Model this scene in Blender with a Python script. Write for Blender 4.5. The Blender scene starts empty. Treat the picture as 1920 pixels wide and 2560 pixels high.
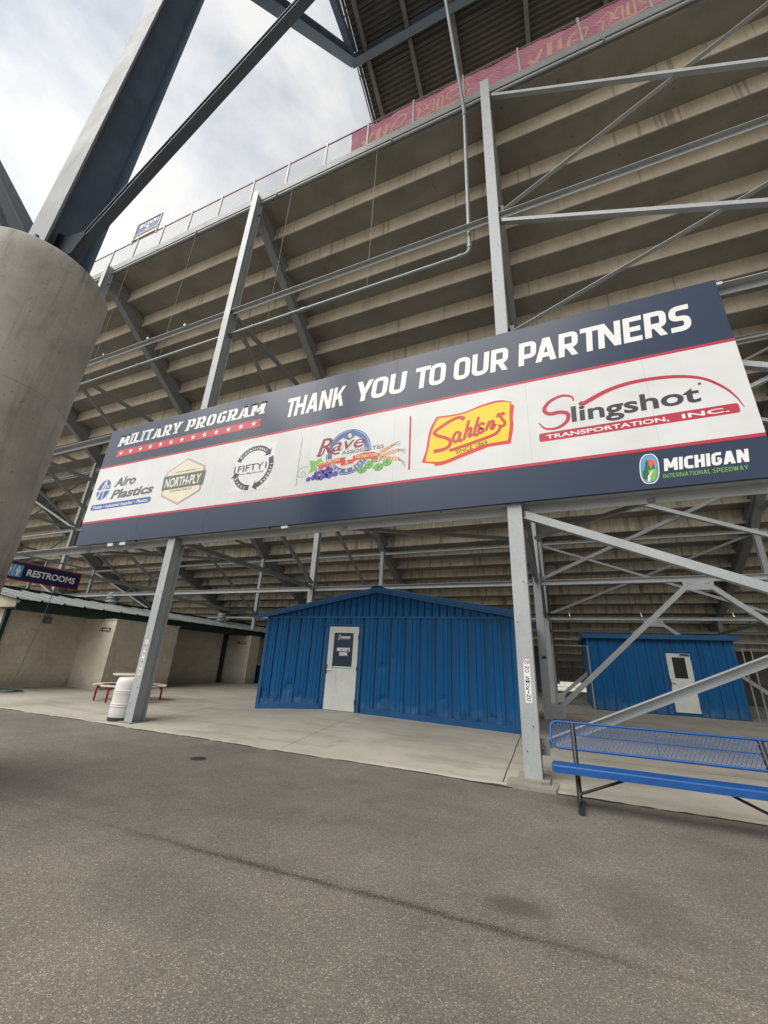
import bpy, bmesh, math, random
from mathutils import Vector, Matrix
from mathutils.geometry import tessellate_polygon
random.seed(7)
R_ = math.radians
sc = bpy.context.scene
COL = sc.collection

# ------------------------------------------------------------------ camera
HC = 1.5
yaw, pitch, roll = 0.412152556, 0.360930741, 0.0507775766
fwd = Vector((-math.sin(yaw)*math.cos(pitch), math.cos(yaw)*math.cos(pitch), math.sin(pitch)))
rgt = Vector((math.cos(yaw), math.sin(yaw), 0)); upv = rgt.cross(fwd)
r2 = rgt*math.cos(roll) + upv*math.sin(roll); u2 = -rgt*math.sin(roll) + upv*math.cos(roll)
cd = bpy.data.cameras.new('camera'); cam = bpy.data.objects.new('camera', cd); COL.objects.link(cam)
cd.sensor_fit = 'HORIZONTAL'; cd.sensor_width = 36.0; cd.lens = 1009.14/1920*36
cd.clip_start = 0.05; cd.clip_end = 3000
M4 = Matrix.Identity(4)
for i in range(3):
    M4[i][0] = r2[i]; M4[i][1] = u2[i]; M4[i][2] = -fwd[i]
M4[0][3], M4[1][3], M4[2][3] = 0, 0, HC
cam.matrix_world = M4
sc.camera = cam

# ------------------------------------------------------------------ world and sun
SUN_EL, SUN_AZ = R_(54), R_(212)          # azimuth clockwise from +Y: sun stands behind and left of the viewer, behind cloud
w = bpy.data.worlds.new('World'); sc.world = w; w.use_nodes = True
nt = w.node_tree; nt.nodes.clear()
def N(t, **k):
    n = nt.nodes.new(t)
    for a, b in k.items(): setattr(n, a, b)
    return n
out = N('ShaderNodeOutputWorld'); mix = N('ShaderNodeMixShader')
sky = N('ShaderNodeTexSky'); sky.sky_type = 'NISHITA'; sky.sun_disc = False
sky.sun_elevation = SUN_EL; sky.sun_rotation = SUN_AZ
bg1 = N('ShaderNodeBackground'); bg1.inputs[1].default_value = 0.10
nt.links.new(sky.outputs[0], bg1.inputs[0])
tc = N('ShaderNodeTexCoord')
mp = N('ShaderNodeMapping'); mp.inputs['Scale'].default_value = (1.0, 1.0, 1.7); mp.inputs['Rotation'].default_value = (0.2, 0.1, 0.5)
nt.links.new(tc.outputs['Generated'], mp.inputs[0])
n1 = N('ShaderNodeTexNoise'); n1.inputs['Scale'].default_value = 2.9; n1.inputs['Detail'].default_value = 9; n1.inputs['Roughness'].default_value = 0.56
n1.inputs['Distortion'].default_value = 0.35
nt.links.new(mp.outputs[0], n1.inputs['Vector'])
cr = N('ShaderNodeValToRGB')
cr.color_ramp.elements[0].position = 0.42; cr.color_ramp.elements[0].color = (0.54, 0.585, 0.645, 1)
cr.color_ramp.elements[1].position = 0.63; cr.color_ramp.elements[1].color = (0.93, 0.92, 0.89, 1)
e = cr.color_ramp.elements.new(0.5); e.color = (0.69, 0.715, 0.74, 1)
nt.links.new(n1.outputs['Fac'], cr.inputs[0])
sx = N('ShaderNodeSeparateXYZ'); nt.links.new(tc.outputs['Generated'], sx.inputs[0])
hz = N('ShaderNodeMapRange'); hz.inputs[1].default_value = 0.85; hz.inputs[2].default_value = 0.42; hz.inputs[3].default_value = 0.0; hz.inputs[4].default_value = 0.85
nt.links.new(sx.outputs['Z'], hz.inputs[0])
mc = N('ShaderNodeMix', data_type='RGBA')
nt.links.new(hz.outputs[0], mc.inputs['Factor']); nt.links.new(cr.outputs[0], mc.inputs['A']); mc.inputs['B'].default_value = (1.0, 0.985, 0.915, 1)
bg2 = N('ShaderNodeBackground'); lowb = N('ShaderNodeMapRange'); lowb.inputs[1].default_value = 0.52; lowb.inputs[2].default_value = 0.08; lowb.inputs[3].default_value = 0.66; lowb.inputs[4].default_value = 1.15
nt.links.new(sx.outputs['Z'], lowb.inputs[0])
trl = N('ShaderNodeMapRange'); trl.inputs[1].default_value = 0.07; trl.inputs[2].default_value = 0.36; trl.inputs[3].default_value = 0.12; trl.inputs[4].default_value = 1.0
nt.links.new(sx.outputs['Z'], trl.inputs[0])
dt = N('ShaderNodeVectorMath', operation='DOT_PRODUCT'); nt.links.new(tc.outputs['Generated'], dt.inputs[0]); dt.inputs[1].default_value = (-0.72, -0.69, 0)
az = N('ShaderNodeMapRange'); az.inputs[1].default_value = -0.9; az.inputs[2].default_value = 0.9; az.inputs[3].default_value = 0.46; az.inputs[4].default_value = 1.62
nt.links.new(dt.outputs['Value'], az.inputs[0])
k1 = N('ShaderNodeMath', operation='MULTIPLY'); nt.links.new(lowb.outputs[0], k1.inputs[0]); nt.links.new(trl.outputs[0], k1.inputs[1])
k2 = N('ShaderNodeMath', operation='MULTIPLY'); nt.links.new(k1.outputs[0], k2.inputs[0]); nt.links.new(az.outputs[0], k2.inputs[1]); nt.links.new(k2.outputs[0], bg2.inputs[1])
nt.links.new(mc.outputs['Result'], bg2.inputs[0])
mix.inputs[0].default_value = 0.88
nt.links.new(bg1.outputs[0], mix.inputs[1]); nt.links.new(bg2.outputs[0], mix.inputs[2]); nt.links.new(mix.outputs[0], out.inputs[0])

sl = bpy.data.lights.new('sun', 'SUN'); sl.energy = 2.3; sl.angle = R_(55); sl.color = (1.0, 0.955, 0.89)
so = bpy.data.objects.new('sun', sl); COL.objects.link(so)
sd = Vector((math.sin(SUN_AZ)*math.cos(SUN_EL), math.cos(SUN_AZ)*math.cos(SUN_EL), math.sin(SUN_EL)))
so.rotation_euler = (-sd).to_track_quat('-Z', 'Y').to_euler(); so.location = sd*60
vs = sc.view_settings; vs.view_transform = 'Standard'; vs.look = 'None'; vs.exposure = 0.58; vs.gamma = 1; vs.use_curve_mapping = False

# ------------------------------------------------------------------ materials
def s2l(c): return tuple((x/255/12.92 if x/255 <= .04045 else ((x/255+.055)/1.055)**2.4) for x in c)
class NT:
    def __init__(s, name):
        s.m = bpy.data.materials.new(name); s.m.use_nodes = True; s.t = s.m.node_tree
        s.b = s.t.nodes['Principled BSDF']
    def n(s, t, **k):
        x = s.t.nodes.new(t)
        for a, b in k.items(): setattr(x, a, b)
        return x
    def l(s, a, b): s.t.links.new(a, b)
    def coords(s, scale=(1,1,1), rot=(0,0,0)):
        c = s.n('ShaderNodeTexCoord'); m = s.n('ShaderNodeMapping')
        m.inputs['Scale'].default_value = scale; m.inputs['Rotation'].default_value = rot
        s.l(c.outputs['Object'], m.inputs[0]); return m.outputs[0]
    def noise(s, v, scale, detail=4, rough=.55, dist=0):
        x = s.n('ShaderNodeTexNoise'); x.inputs['Scale'].default_value = scale; x.inputs['Detail'].default_value = detail
        x.inputs['Roughness'].default_value = rough; x.inputs['Distortion'].default_value = dist
        s.l(v, x.inputs['Vector']); return x.outputs['Fac']
    def ramp(s, f, stops):
        r = s.n('ShaderNodeValToRGB'); el = r.color_ramp.elements
        el[0].position, el[0].color = stops[0][0], (*stops[0][1], 1)
        el[1].position, el[1].color = stops[-1][0], (*stops[-1][1], 1)
        for p, c in stops[1:-1]:
            k = el.new(p); k.color = (*c, 1)
        s.l(f, r.inputs[0]); return r.outputs[0]
    def mixc(s, f, a, b, blend='MIX'):
        x = s.n('ShaderNodeMix', data_type='RGBA', blend_type=blend)
        for key, v in (('Factor', f), ('A', a), ('B', b)):
            i = [q for q in x.inputs if q.name == key and (q.type == 'RGBA' if key != 'Factor' else q.type == 'VALUE')][0]
            if hasattr(v, 'is_linked'): s.l(v, i)
            elif key == 'Factor': i.default_value = v
            else: i.default_value = (*v, 1)
        return [q for q in x.outputs if q.type == 'RGBA'][0]
    def rng(s, f, a, b, c, d):
        x = s.n('ShaderNodeMapRange')
        for i, v in enumerate((a, b, c, d)): x.inputs[i+1].default_value = v
        s.l(f, x.inputs[0]); return x.outputs[0]
    def bump(s, h, strength, dist=.01, prev=None):
        x = s.n('ShaderNodeBump'); x.inputs['Strength'].default_value = strength; x.inputs['Distance'].default_value = dist
        s.l(h, x.inputs['Height'])
        if prev: s.l(prev, x.inputs['Normal'])
        return x.outputs[0]
    def base(s, c):
        if hasattr(c, 'is_linked'): s.l(c, s.b.inputs['Base Color'])
        else: s.b.inputs['Base Color'].default_value = (*c, 1)
    def rough(s, r):
        if hasattr(r, 'is_linked'): s.l(r, s.b.inputs['Roughness'])
        else: s.b.inputs['Roughness'].default_value = r
    def normal(s, n): s.l(n, s.b.inputs['Normal'])
def mul(c, k): return tuple(x*k for x in c)

def paint(name, c, rough=.45, var=.12, scale=3, metallic=0.0, dirt=None, bump=0.0):
    m = NT(name); v = m.coords()
    f = m.noise(v, scale, 5, .6)
    col = m.ramp(f, [(.3, mul(c, 1-var)), (.7, mul(c, 1+var))])
    if dirt:
        g = m.noise(m.coords((1,1,.35)), 5, 6, .7)
        col = m.mixc(m.rng(g, .58, .75, 0, .55), col, dirt)
    m.base(col); m.rough(m.rng(f, .3, .7, rough-.06, rough+.08)); m.b.inputs['Metallic'].default_value = metallic
    if bump: m.normal(m.bump(m.noise(v, 30, 3), bump, .004))
    return m.m

def galv(name, c, rough=.48, metallic=.35):
    m = NT(name); v = m.coords()
    vo = m.n('ShaderNodeTexVoronoi'); vo.inputs['Scale'].default_value = 38; m.l(v, vo.inputs['Vector'])
    sp = m.n('ShaderNodeSeparateColor'); m.l(vo.outputs['Color'], sp.inputs[0])
    big = m.noise(v, 1.3, 5, .65)
    a = m.ramp(sp.outputs[0], [(0, mul(c, .90)), (1, mul(c, 1.08))])
    b = m.ramp(big, [(.3, mul(c, .80)), (.55, c), (.75, mul(c, 1.12))])
    col = m.mixc(.55, a, b)
    st = m.noise(m.coords((7, 7, .5)), 4, 5, .7)
    col = m.mixc(m.rng(st, .58, .76, 0, .5), col, (.19, .15, .11))
    m.base(col); m.rough(m.rng(big, .3, .7, rough-.06, rough+.1)); m.b.inputs['Metallic'].default_value = metallic
    return m.m
STEEL = galv('galvanized_steel', (.41, .432, .445), .5, .12)
STEEL_IN = galv('weathered_steel', (.25, .258, .26), .55, .15)
STEEL_DK = paint('dark_painted_steel', (.105, .148, .215), .5, .18, 2, dirt=(.10, .085, .06))
STEEL_D2 = paint('dark_strut_steel', (.068, .090, .118), .5, .2, 2, dirt=(.06, .05, .04))
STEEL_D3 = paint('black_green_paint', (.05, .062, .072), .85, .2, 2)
STEEL_D3.node_tree.nodes['Principled BSDF'].inputs['Specular IOR Level'].default_value = .06
STEEL_FL = galv('column_steel', (.20, .215, .228), .6, .1)

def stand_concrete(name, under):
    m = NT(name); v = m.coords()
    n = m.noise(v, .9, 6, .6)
    if under: stops = [(.28, (.235, .22, .19)), (.5, (.29, .272, .238)), (.72, (.335, .315, .278))]  # undersides: same concrete, their shade painted in as a darker base
    else: stops = [(.28, (.58, .505, .395)), (.5, (.68, .60, .475)), (.72, (.76, .68, .55))]  # riser faces: same concrete, lightened for the sky light they catch
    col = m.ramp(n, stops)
    px = m.n('ShaderNodeSeparateXYZ'); pc = m.n('ShaderNodeTexCoord'); m.l(pc.outputs['Object'], px.inputs[0])
    if not under:
        low = m.rng(px.outputs['Z'], 14.5, 7.5, .25, 1)       # the lower rows carry more run-off
        st = m.noise(m.coords((1.5, .2, .10)), 1.9, 6, .7)
        q = m.n('ShaderNodeMath', operation='MULTIPLY'); m.l(m.rng(st, .50, .68, 0, .8), q.inputs[0]); m.l(low, q.inputs[1])
        col = m.mixc(q.outputs[0], col, (.13, .105, .075))
        st2 = m.noise(m.coords((5, .2, .06)), 1.9, 5, .7)
        q2 = m.n('ShaderNodeMath', operation='MULTIPLY'); m.l(m.rng(st2, .56, .70, 0, .75), q2.inputs[0]); m.l(low, q2.inputs[1])
        col = m.mixc(q2.outputs[0], col, (.17, .14, .10))
        jt = m.noise(m.coords((2.3, .1, .02)), 2.6, 2, .4)
        col = m.mixc(m.rng(jt, .665, .69, 0, .5), col, (.20, .17, .125))
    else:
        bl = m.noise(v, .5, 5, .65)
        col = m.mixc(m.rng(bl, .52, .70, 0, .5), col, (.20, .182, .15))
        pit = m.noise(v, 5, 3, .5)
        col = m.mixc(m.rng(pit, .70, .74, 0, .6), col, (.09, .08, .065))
    sm = m.noise(v, 14, 4, .6)
    col = m.mixc(m.rng(sm, .3, .7, 0, .18), col, (.30, .27, .22))
    m.base(col); m.rough(.9); m.normal(m.bump(sm, .25, .02)); return m.m
CONC_SHADED = stand_concrete('stand_soffit_shaded', True)
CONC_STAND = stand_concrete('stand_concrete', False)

def slab_mat():
    m = NT('slab_concrete'); v = m.coords()
    n = m.noise(v, .55, 6, .62)
    col = m.ramp(n, [(.3, (.325, .30, .25)), (.52, (.43, .40, .338)), (.72, (.50, .467, .395))])
    n2 = m.noise(m.coords((.35, 1.6, 1), (0, 0, .12)), 1.4, 6, .65)
    col = m.mixc(m.rng(n2, .5, .72, 0, .55), col, (.20, .18, .145))
    f = m.noise(v, 60, 4, .6)
    col = m.mixc(m.rng(f, .3, .7, 0, .22), col, (.20, .185, .155))
    sp = m.noise(v, 13, 3, .5)
    col = m.mixc(m.rng(sp, .68, .76, 0, .35), col, (.14, .12, .10))
    bs = m.noise(v, 1.1, 6, .72, .4)
    col = m.mixc(m.rng(bs, .56, .68, 0, .45), col, (.235, .21, .165))
    m.base(col); m.rough(.86); m.normal(m.bump(f, .15, .006))
    return m.m
SLAB = slab_mat()

def asphalt_mat():
    m = NT('asphalt'); v = m.coords()
    a = m.n('ShaderNodeTexVoronoi'); a.inputs['Scale'].default_value = 150; a.inputs['Randomness'].default_value = 1; m.l(v, a.inputs['Vector'])
    sp = m.n('ShaderNodeSeparateColor'); m.l(a.outputs['Color'], sp.inputs[0])
    col = m.ramp(sp.outputs[0], [(0, (.112, .102, .089)), (.45, (.165, .152, .135)), (.88, (.212, .197, .176)), (1, (.40, .38, .34))])
    # brownish and greenish patches
    big = m.noise(v, .33, 5, .6)
    tint = m.ramp(big, [(.32, (.72, .745, .70)), (.5, (.98, .945, .905)), (.7, (1.14, 1.10, 1.05))])
    col = m.mixc(1.0, col, tint, 'MULTIPLY')
    mid = m.noise(v, 1.7, 6, .65)
    col = m.mixc(1.0, col, m.ramp(mid, [(.3, (.84, .84, .83)), (.7, (1.12, 1.11, 1.10))]), 'MULTIPLY')
    fine = m.noise(v, 170, 3, .6)
    col = m.mixc(1.0, col, m.ramp(fine, [(.3, (.82, .82, .82)), (.7, (1.16, 1.16, 1.16))]), 'MULTIPLY')
    pos = m.n('ShaderNodeSeparateXYZ'); c = m.n('ShaderNodeTexCoord'); m.l(c.outputs['Object'], pos.inputs[0])
    # the old seam along the lane, dark and broken
    nz = m.noise(v, 1.6, 5, .65)
    bend = m.n('ShaderNodeMath', operation='MULTIPLY_ADD'); m.l(nz, bend.inputs[0]); bend.inputs[1].default_value = .13; m.l(pos.outputs['Y'], bend.inputs[2])
    sub = m.n('ShaderNodeMath', operation='SUBTRACT'); m.l(bend.outputs[0], sub.inputs[0]); sub.inputs[1].default_value = 3.385
    sl_ = m.n('ShaderNodeMath', operation='MULTIPLY_ADD'); m.l(pos.outputs['X'], sl_.inputs[0]); sl_.inputs[1].default_value = -.032; m.l(sub.outputs[0], sl_.inputs[2])
    ab = m.n('ShaderNodeMath', operation='ABSOLUTE'); m.l(sl_.outputs[0], ab.inputs[0])
    gr = m.n('ShaderNodeMath', operation='MULTIPLY_ADD'); m.l(sp.outputs[1], gr.inputs[0]); gr.inputs[1].default_value = .07; m.l(ab.outputs[0], gr.inputs[2])
    band = m.rng(gr.outputs[0], .03, .085, 1, 0)
    gate = m.rng(m.noise(m.coords((1, .1, 1)), .9, 3), .35, .5, .45, 1)
    g2 = m.n('ShaderNodeMath', operation='MULTIPLY'); m.l(band, g2.inputs[0]); m.l(gate, g2.inputs[1])
    xl = m.n('ShaderNodeMath', operation='MULTIPLY'); m.l(g2.outputs[0], xl.inputs[0]); m.l(m.rng(pos.outputs['X'], -4.3, -2.8, .2, 1.0), xl.inputs[1])
    xr = m.n('ShaderNodeMath', operation='MULTIPLY'); m.l(xl.outputs[0], xr.inputs[0]); m.l(m.rng(pos.outputs['X'], -.5, .6, 1, .45), xr.inputs[1])
    col = m.mixc(xr.outputs[0], col, m.mixc(1.0, col, (.27, .25, .22), 'MULTIPLY'))
    # oil spots and wet-looking scuffs
    def spot(cx, cy, rx, ry, amt, c_):
        nonlocal col
        mpn = m.n('ShaderNodeMapping'); mpn.inputs['Location'].default_value = (-cx/rx, -cy/ry, 0); mpn.inputs['Scale'].default_value = (1/rx, 1/ry, 0)
        m.l(c.outputs['Object'], mpn.inputs[0])
        ln = m.n('ShaderNodeVectorMath', operation='LENGTH'); m.l(mpn.outputs[0], ln.inputs[0])
        q = m.n('ShaderNodeMath', operation='MULTIPLY_ADD'); m.l(m.noise(v, 4.5, 5, .7), q.inputs[0]); q.inputs[1].default_value = 1.5; m.l(ln.outputs['Value'], q.inputs[2])
        col = m.mixc(m.rng(q.outputs[0], 1.15, 1.75, amt, 0), col, c_)
    spot(-.47, 3.63, .30, .16, .62, (.055, .048, .042))
    spot(.35, 4.05, .42, .62, .38, (.07, .06, .055))
    spot(-1.75, 4.42, .42, .30, .30, (.10, .09, .078))
    spot(-3.2, 4.6, .9, .5, .16, (.22, .20, .17))
    spot(-5.4, 3.5, 1.3, .25, .35, (.10, .092, .08))
    spot(-3.0, 5.6, 1.6, .35, .22, (.12, .105, .09))
    spot(1.4, 4.9, .9, .5, .3, (.11, .10, .085))
    spot(-6.8, 5.4, 1.5, .5, .25, (.125, .11, .095))
    spot(-2.6, 2.6, .9, .4, .30, (.06, .064, .052))
    spot(.1, 2.6, .7, .45, .22, (.062, .060, .05))
    m.base(col); m.rough(.9)
    h = m.mixc(.5, sp.outputs[0], fine)
    m.normal(m.bump(h, .7, .009))
    return m.m
ASPH = asphalt_mat()

def block_mat(name, axis, split):
    m = NT(name); c = m.n('ShaderNodeTexCoord'); sxyz = m.n('ShaderNodeSeparateXYZ'); m.l(c.outputs['Object'], sxyz.inputs[0])
    cb = m.n('ShaderNodeCombineXYZ'); m.l(sxyz.outputs['Y' if axis == 'X' else 'X'], cb.inputs[0]); m.l(sxyz.outputs['Z'], cb.inputs[1])
    br = m.n('ShaderNodeTexBrick'); m.l(cb.outputs[0], br.inputs['Vector'])
    br.inputs['Scale'].default_value = 1; br.inputs['Brick Width'].default_value = .406; br.inputs['Row Height'].default_value = .203
    br.inputs['Mortar Size'].default_value = .006; br.inputs['Mortar Smooth'].default_value = .3
    br.inputs['Color1'].default_value = ((.60, .54, .45, 1) if split else (.72, .66, .56, 1)); br.inputs['Color2'].default_value = ((.66, .60, .51, 1) if split else (.78, .72, .62, 1)); br.inputs['Mortar'].default_value = (.84, .79, .70, 1) if not split else (.57, .515, .435, 1)
    v = m.coords(); n = m.noise(v, .8, 5, .6)
    col = m.mixc(1.0, br.outputs['Color'], m.ramp(n, [(.3, (.82, .80, .77)), (.7, (1.08, 1.07, 1.05))]), 'MULTIPLY')
    zf = m.n('ShaderNodeMath', operation='MULTIPLY_ADD'); m.l(m.noise(v, 2.5, 5, .7), zf.inputs[0]); zf.inputs[1].default_value = .5; m.l(sxyz.outputs['Z'], zf.inputs[2])
    col = m.mixc(m.rng(zf.outputs[0], .35, .75, .4, 0), col, (.20, .17, .13))
    m.base(col); m.rough(.9)
    if split:
        h = m.noise(v, 6.5, 5, .6, .4)
        b1 = m.bump(h, .9, .075); b2 = m.bump(br.outputs['Fac'], .4, -.015, b1); m.normal(b2)
    else:
        b1 = m.bump(br.outputs['Fac'], .5, -.008); m.normal(m.bump(m.noise(v, 40, 3), .15, .004, b1))
    return m.m
BLOCK_X = block_mat('split_face_block', 'X', True); BLOCK_Y = block_mat('smooth_block', 'Y', False)

def pier_mat():
    m = NT('pier_concrete'); v = m.coords()
    n = m.noise(v, 1.1, 6, .65)
    col = m.ramp(n, [(.3, (.32, .305, .27)), (.55, (.45, .432, .388)), (.75, (.52, .50, .45))])
    vn = m.noise(m.coords((3, 3, .35)), 1.8, 6, .7)
    col = m.mixc(m.rng(vn, .52, .70, 0, .6), col, (.19, .175, .15))
    sp = m.noise(v, 9, 3, .5)
    col = m.mixc(m.rng(sp, .69, .75, 0, .6), col, (.12, .12, .13))
    x = m.n('ShaderNodeSeparateXYZ'); c = m.n('ShaderNodeTexCoord'); m.l(c.outputs['Object'], x.inputs[0])
    zz = m.n('ShaderNodeMath', operation='MULTIPLY_ADD'); m.l(n, zz.inputs[0]); zz.inputs[1].default_value = .5; m.l(x.outputs['Z'], zz.inputs[2])
    col = m.mixc(m.rng(zz.outputs[0], 2.3, 3.1, .5, 0), col, (.20, .17, .12))
    for zc, wv in ((2.32, .010), (4.75, .006)):
        wz = m.n('ShaderNodeMath', operation='MULTIPLY_ADD'); m.l(m.noise(v, 2.2, 4, .6), wz.inputs[0]); wz.inputs[1].default_value = .10; m.l(x.outputs['Z'], wz.inputs[2])
        dz_ = m.n('ShaderNodeMath', operation='SUBTRACT'); m.l(wz.outputs[0], dz_.inputs[0]); dz_.inputs[1].default_value = zc+.05
        az_ = m.n('ShaderNodeMath', operation='ABSOLUTE'); m.l(dz_.outputs[0], az_.inputs[0])
        col = m.mixc(m.rng(az_.outputs[0], wv*.4, wv*1.6, .32, 0), col, (.10, .09, .075))
    cr_ = m.n('ShaderNodeTexVoronoi', feature='DISTANCE_TO_EDGE'); cr_.inputs['Scale'].default_value = .55
    dv = m.n('ShaderNodeVectorMath', operation='ADD'); m.l(v, dv.inputs[0]); nn = m.n('ShaderNodeTexNoise'); nn.inputs['Scale'].default_value = 3; m.l(v, nn.inputs['Vector'])
    m.l(nn.outputs['Color'], dv.inputs[1]); m.l(dv.outputs[0], cr_.inputs['Vector'])
    col = m.mixc(m.rng(cr_.outputs['Distance'], .001, .005, .16, 0), col, (.12, .11, .10))
    pt = m.n('ShaderNodeTexVoronoi'); pt.inputs['Scale'].default_value = 7.5; m.l(v, pt.inputs['Vector'])
    hole = m.rng(pt.outputs['Distance'], .05, .10, .75, 0)
    col = m.mixc(hole, col, (.11, .105, .095))
    dr = m.noise(m.coords((5, 5, .12)), 1.7, 5, .65)
    topz = m.rng(x.outputs['Z'], 4.2, 7.0, .15, 1)
    dm = m.n('ShaderNodeMath', operation='MULTIPLY'); m.l(m.rng(dr, .55, .66, 0, .55), dm.inputs[0]); m.l(topz, dm.inputs[1])
    col = m.mixc(dm.outputs[0], col, (.17, .15, .12))
    f = m.noise(v, 30, 5, .65); m.base(col); m.rough(.88); m.normal(m.bump(f, .35, .01)); return m.m
PIER = pier_mat()

def shed_blue(name, c):
    m = NT(name); v = m.coords()
    f = m.noise(m.coords((2, 2, .3)), 1.8, 6, .65)
    col = m.ramp(f, [(.3, mul(c, .82)), (.55, c), (.75, mul(c, 1.15))])
    sc_ = m.noise(v, 16, 4, .6)
    col = m.mixc(m.rng(sc_, .70, .78, 0, .35), col, (.10, .22, .42))
    x = m.n('ShaderNodeSeparateXYZ'); cc = m.n('ShaderNodeTexCoord'); m.l(cc.outputs['Object'], x.inputs[0])
    zz = m.n('ShaderNodeMath', operation='MULTIPLY_ADD'); m.l(m.noise(v, 5, 5, .7), zz.inputs[0]); zz.inputs[1].default_value = .9; m.l(x.outputs['Z'], zz.inputs[2])
    col = m.mixc(m.rng(zz.outputs[0], .55, .95, .28, 0), col, (.16, .19, .22))
    m.base(col); m.rough(.46); m.b.inputs['Specular IOR Level'].default_value = .22; m.normal(m.bump(m.noise(v, 3.0, 3), .25, .012)); return m.m
BLUE = shed_blue('blue_metal_siding', (.002, .100, .285))
BLUE_TRIM = paint('blue_trim', (.002, .082, .23), .5, .12)

def flat(name, c, rough=.5, metallic=0.0): 
    m = NT(name); v = m.coords(); f = m.noise(v, 6, 4)
    m.base(m.ramp(f, [(.3, mul(c, .95)), (.7, mul(c, 1.05))])); m.rough(rough); m.b.inputs['Metallic'].default_value = metallic
    return m.m
def ink(name, rgb, rough=.33): return flat('print_'+name, s2l(rgb), rough)
def vinyl(name, c):
    m = NT(name); v = m.coords(); f = m.noise(v, 1.2, 4)
    m.base(m.ramp(f, [(.3, mul(c, .94)), (.7, mul(c, 1.05))])); m.rough(.30)
    m.normal(m.bump(m.noise(m.coords((1, 1, 1)), .8, 3), .10, .03)); return m.m
WHITE_V = vinyl('white_vinyl', (.74, .745, .75)); NAVY_V = vinyl('navy_vinyl', (.011, .028, .072))
I_WHITE = ink('white', (238, 238, 238)); I_RED = ink('crimson', (188, 40, 66)); I_NAVY = ink('navy', (32, 55, 92))
I_GREY = ink('grey', (92, 92, 98)); I_BLUE = ink('blue', (60, 92, 165)); I_TAN = ink('tan', (232, 222, 200)); I_OLIVE = ink('olive', (96, 106, 88))
I_YEL = ink('yellow', (250, 210, 10)); I_RED2 = ink('red', (214, 50, 48)); I_DGREY = ink('dark_grey', (58, 56, 62)); I_GREEN = ink('green', (70, 150, 70))
I_LGREEN = ink('light_green', (128, 186, 92)); I_PURP = ink('purple', (92, 84, 170)); I_ORNG = ink('orange', (226, 150, 70)); I_SKY = ink('sky_blue', (92, 165, 225))
I_CORAL = ink('coral', (236, 96, 70)); I_DGREEN = ink('dark_green', (44, 104, 72)); I_BROWN = ink('brown_red', (120, 50, 36)); I_BLACK = ink('black', (20, 20, 22))
I_CREAM = ink('cream', (240, 222, 150)); I_RIBB = ink('salmon', (208, 78, 62)); I_STAR = ink('ribbon_red', (196, 48, 66)); I_MAROON = ink('maroon', (140, 34, 62)); I_LBLUE = ink('steel_blue', (74, 104, 170))
WHITE_P = paint('white_painted_metal', (.66, .67, .66), .45, .06, 4, dirt=(.45, .43, .39))
BLACK_P = flat('black_paint', (.012, .012, .014), .35); BLACK_R = flat('black_rubber', (.018, .018, .018), .7)
def bench_seat_mat():
    m = NT('blue_seat_coating'); v = m.coords()
    wv = m.n('ShaderNodeTexVoronoi'); wv.inputs['Scale'].default_value = 55; m.l(v, wv.inputs['Vector'])
    g = m.noise(v, 2.5, 6, .7)
    col = m.ramp(g, [(.3, (.004, .062, .23)), (.6, (.006, .085, .31)), (.8, (.02, .11, .36))])
    col = m.mixc(m.rng(wv.outputs['Distance'], .18, .34, .45, 0), col, (.002, .025, .10))
    sc2 = m.noise(m.coords((.6, 6, 6)), 9, 5, .7); col = m.mixc(m.rng(sc2, .64, .74, 0, .35), col, (.10, .17, .34))
    m.base(col); m.rough(.42); return m.m
BENCH_S = bench_seat_mat()
BENCH_B = flat('blue_plastic_coating', (.005, .085, .30), .38)
GREEN_D = flat('dark_green_trim', (.010, .028, .024), .5); ROOF_G = galv('roof_panel', (.20, .225, .22), .42, .1)
RED_P = flat('red_paint', (.27, .012, .022), .4); CREAM_P = flat('cream_fibreglass', (.66, .61, .50), .45)
BARREL_W = paint('white_plastic', (.72, .71, .68), .45, .05, 5, dirt=(.5, .47, .42))
GLASS_D = flat('dark_glass', (.012, .014, .016), .06); BRONZE = flat('bronze_plate', (.10, .045, .03), .4, .4); CHROME = flat('satin_steel', (.6, .6, .6), .25, .9)
RAIL_RED = flat('faded_red_paint', (.30, .13, .16), .5); FENCE_G = flat('fence_galvanized', (.40, .40, .39), .5, .2); FENCE_W = flat('fence_wire', (.62, .61, .57), .5, .1)
GREEN_H = flat('green_hose', (.07, .115, .095), .5); RUST = flat('rust', (.16, .07, .035), .8); YELLOW_P = flat('yellow_paint', (.70, .38, .03), .45)
DECK_J = paint('deck_joist', (.15, .155, .145), .5, .15, 1.5)
DECK = paint('deck_soffit', (.075, .073, .067), .55, .2, 1.2, dirt=(.06, .052, .042))
LAMP_G = flat('lamp_grey', (.16, .15, .14), .5); PIPE = galv('drain_pipe', (.27, .29, .295), .42, .3)
SKYSEAT = flat('far_ground', (.50, .47, .38), .9)
def banner_mat():
    m = NT('mesh_banner'); v = m.coords()
    f = m.noise(m.coords((1.2, 1, 2.2)), 1.3, 4, .6, .6)
    col = m.ramp(f, [(.3, (.36, .13, .205)), (.7, (.55, .25, .335))]); m.base(col); m.rough(.7)
    tr = m.n('ShaderNodeBsdfTranslucent'); m.l(m.mixc(1.0, col, (1.3, 1.25, 1.25), 'MULTIPLY'), tr.inputs[0])
    mx = m.n('ShaderNodeMixShader'); mx.inputs[0].default_value = .72
    o = m.t.nodes['Material Output']; m.l(m.b.outputs[0], mx.inputs[1]); m.l(tr.outputs[0], mx.inputs[2]); m.l(mx.outputs[0], o.inputs[0]); return m.m
BANNER = banner_mat()
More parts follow.
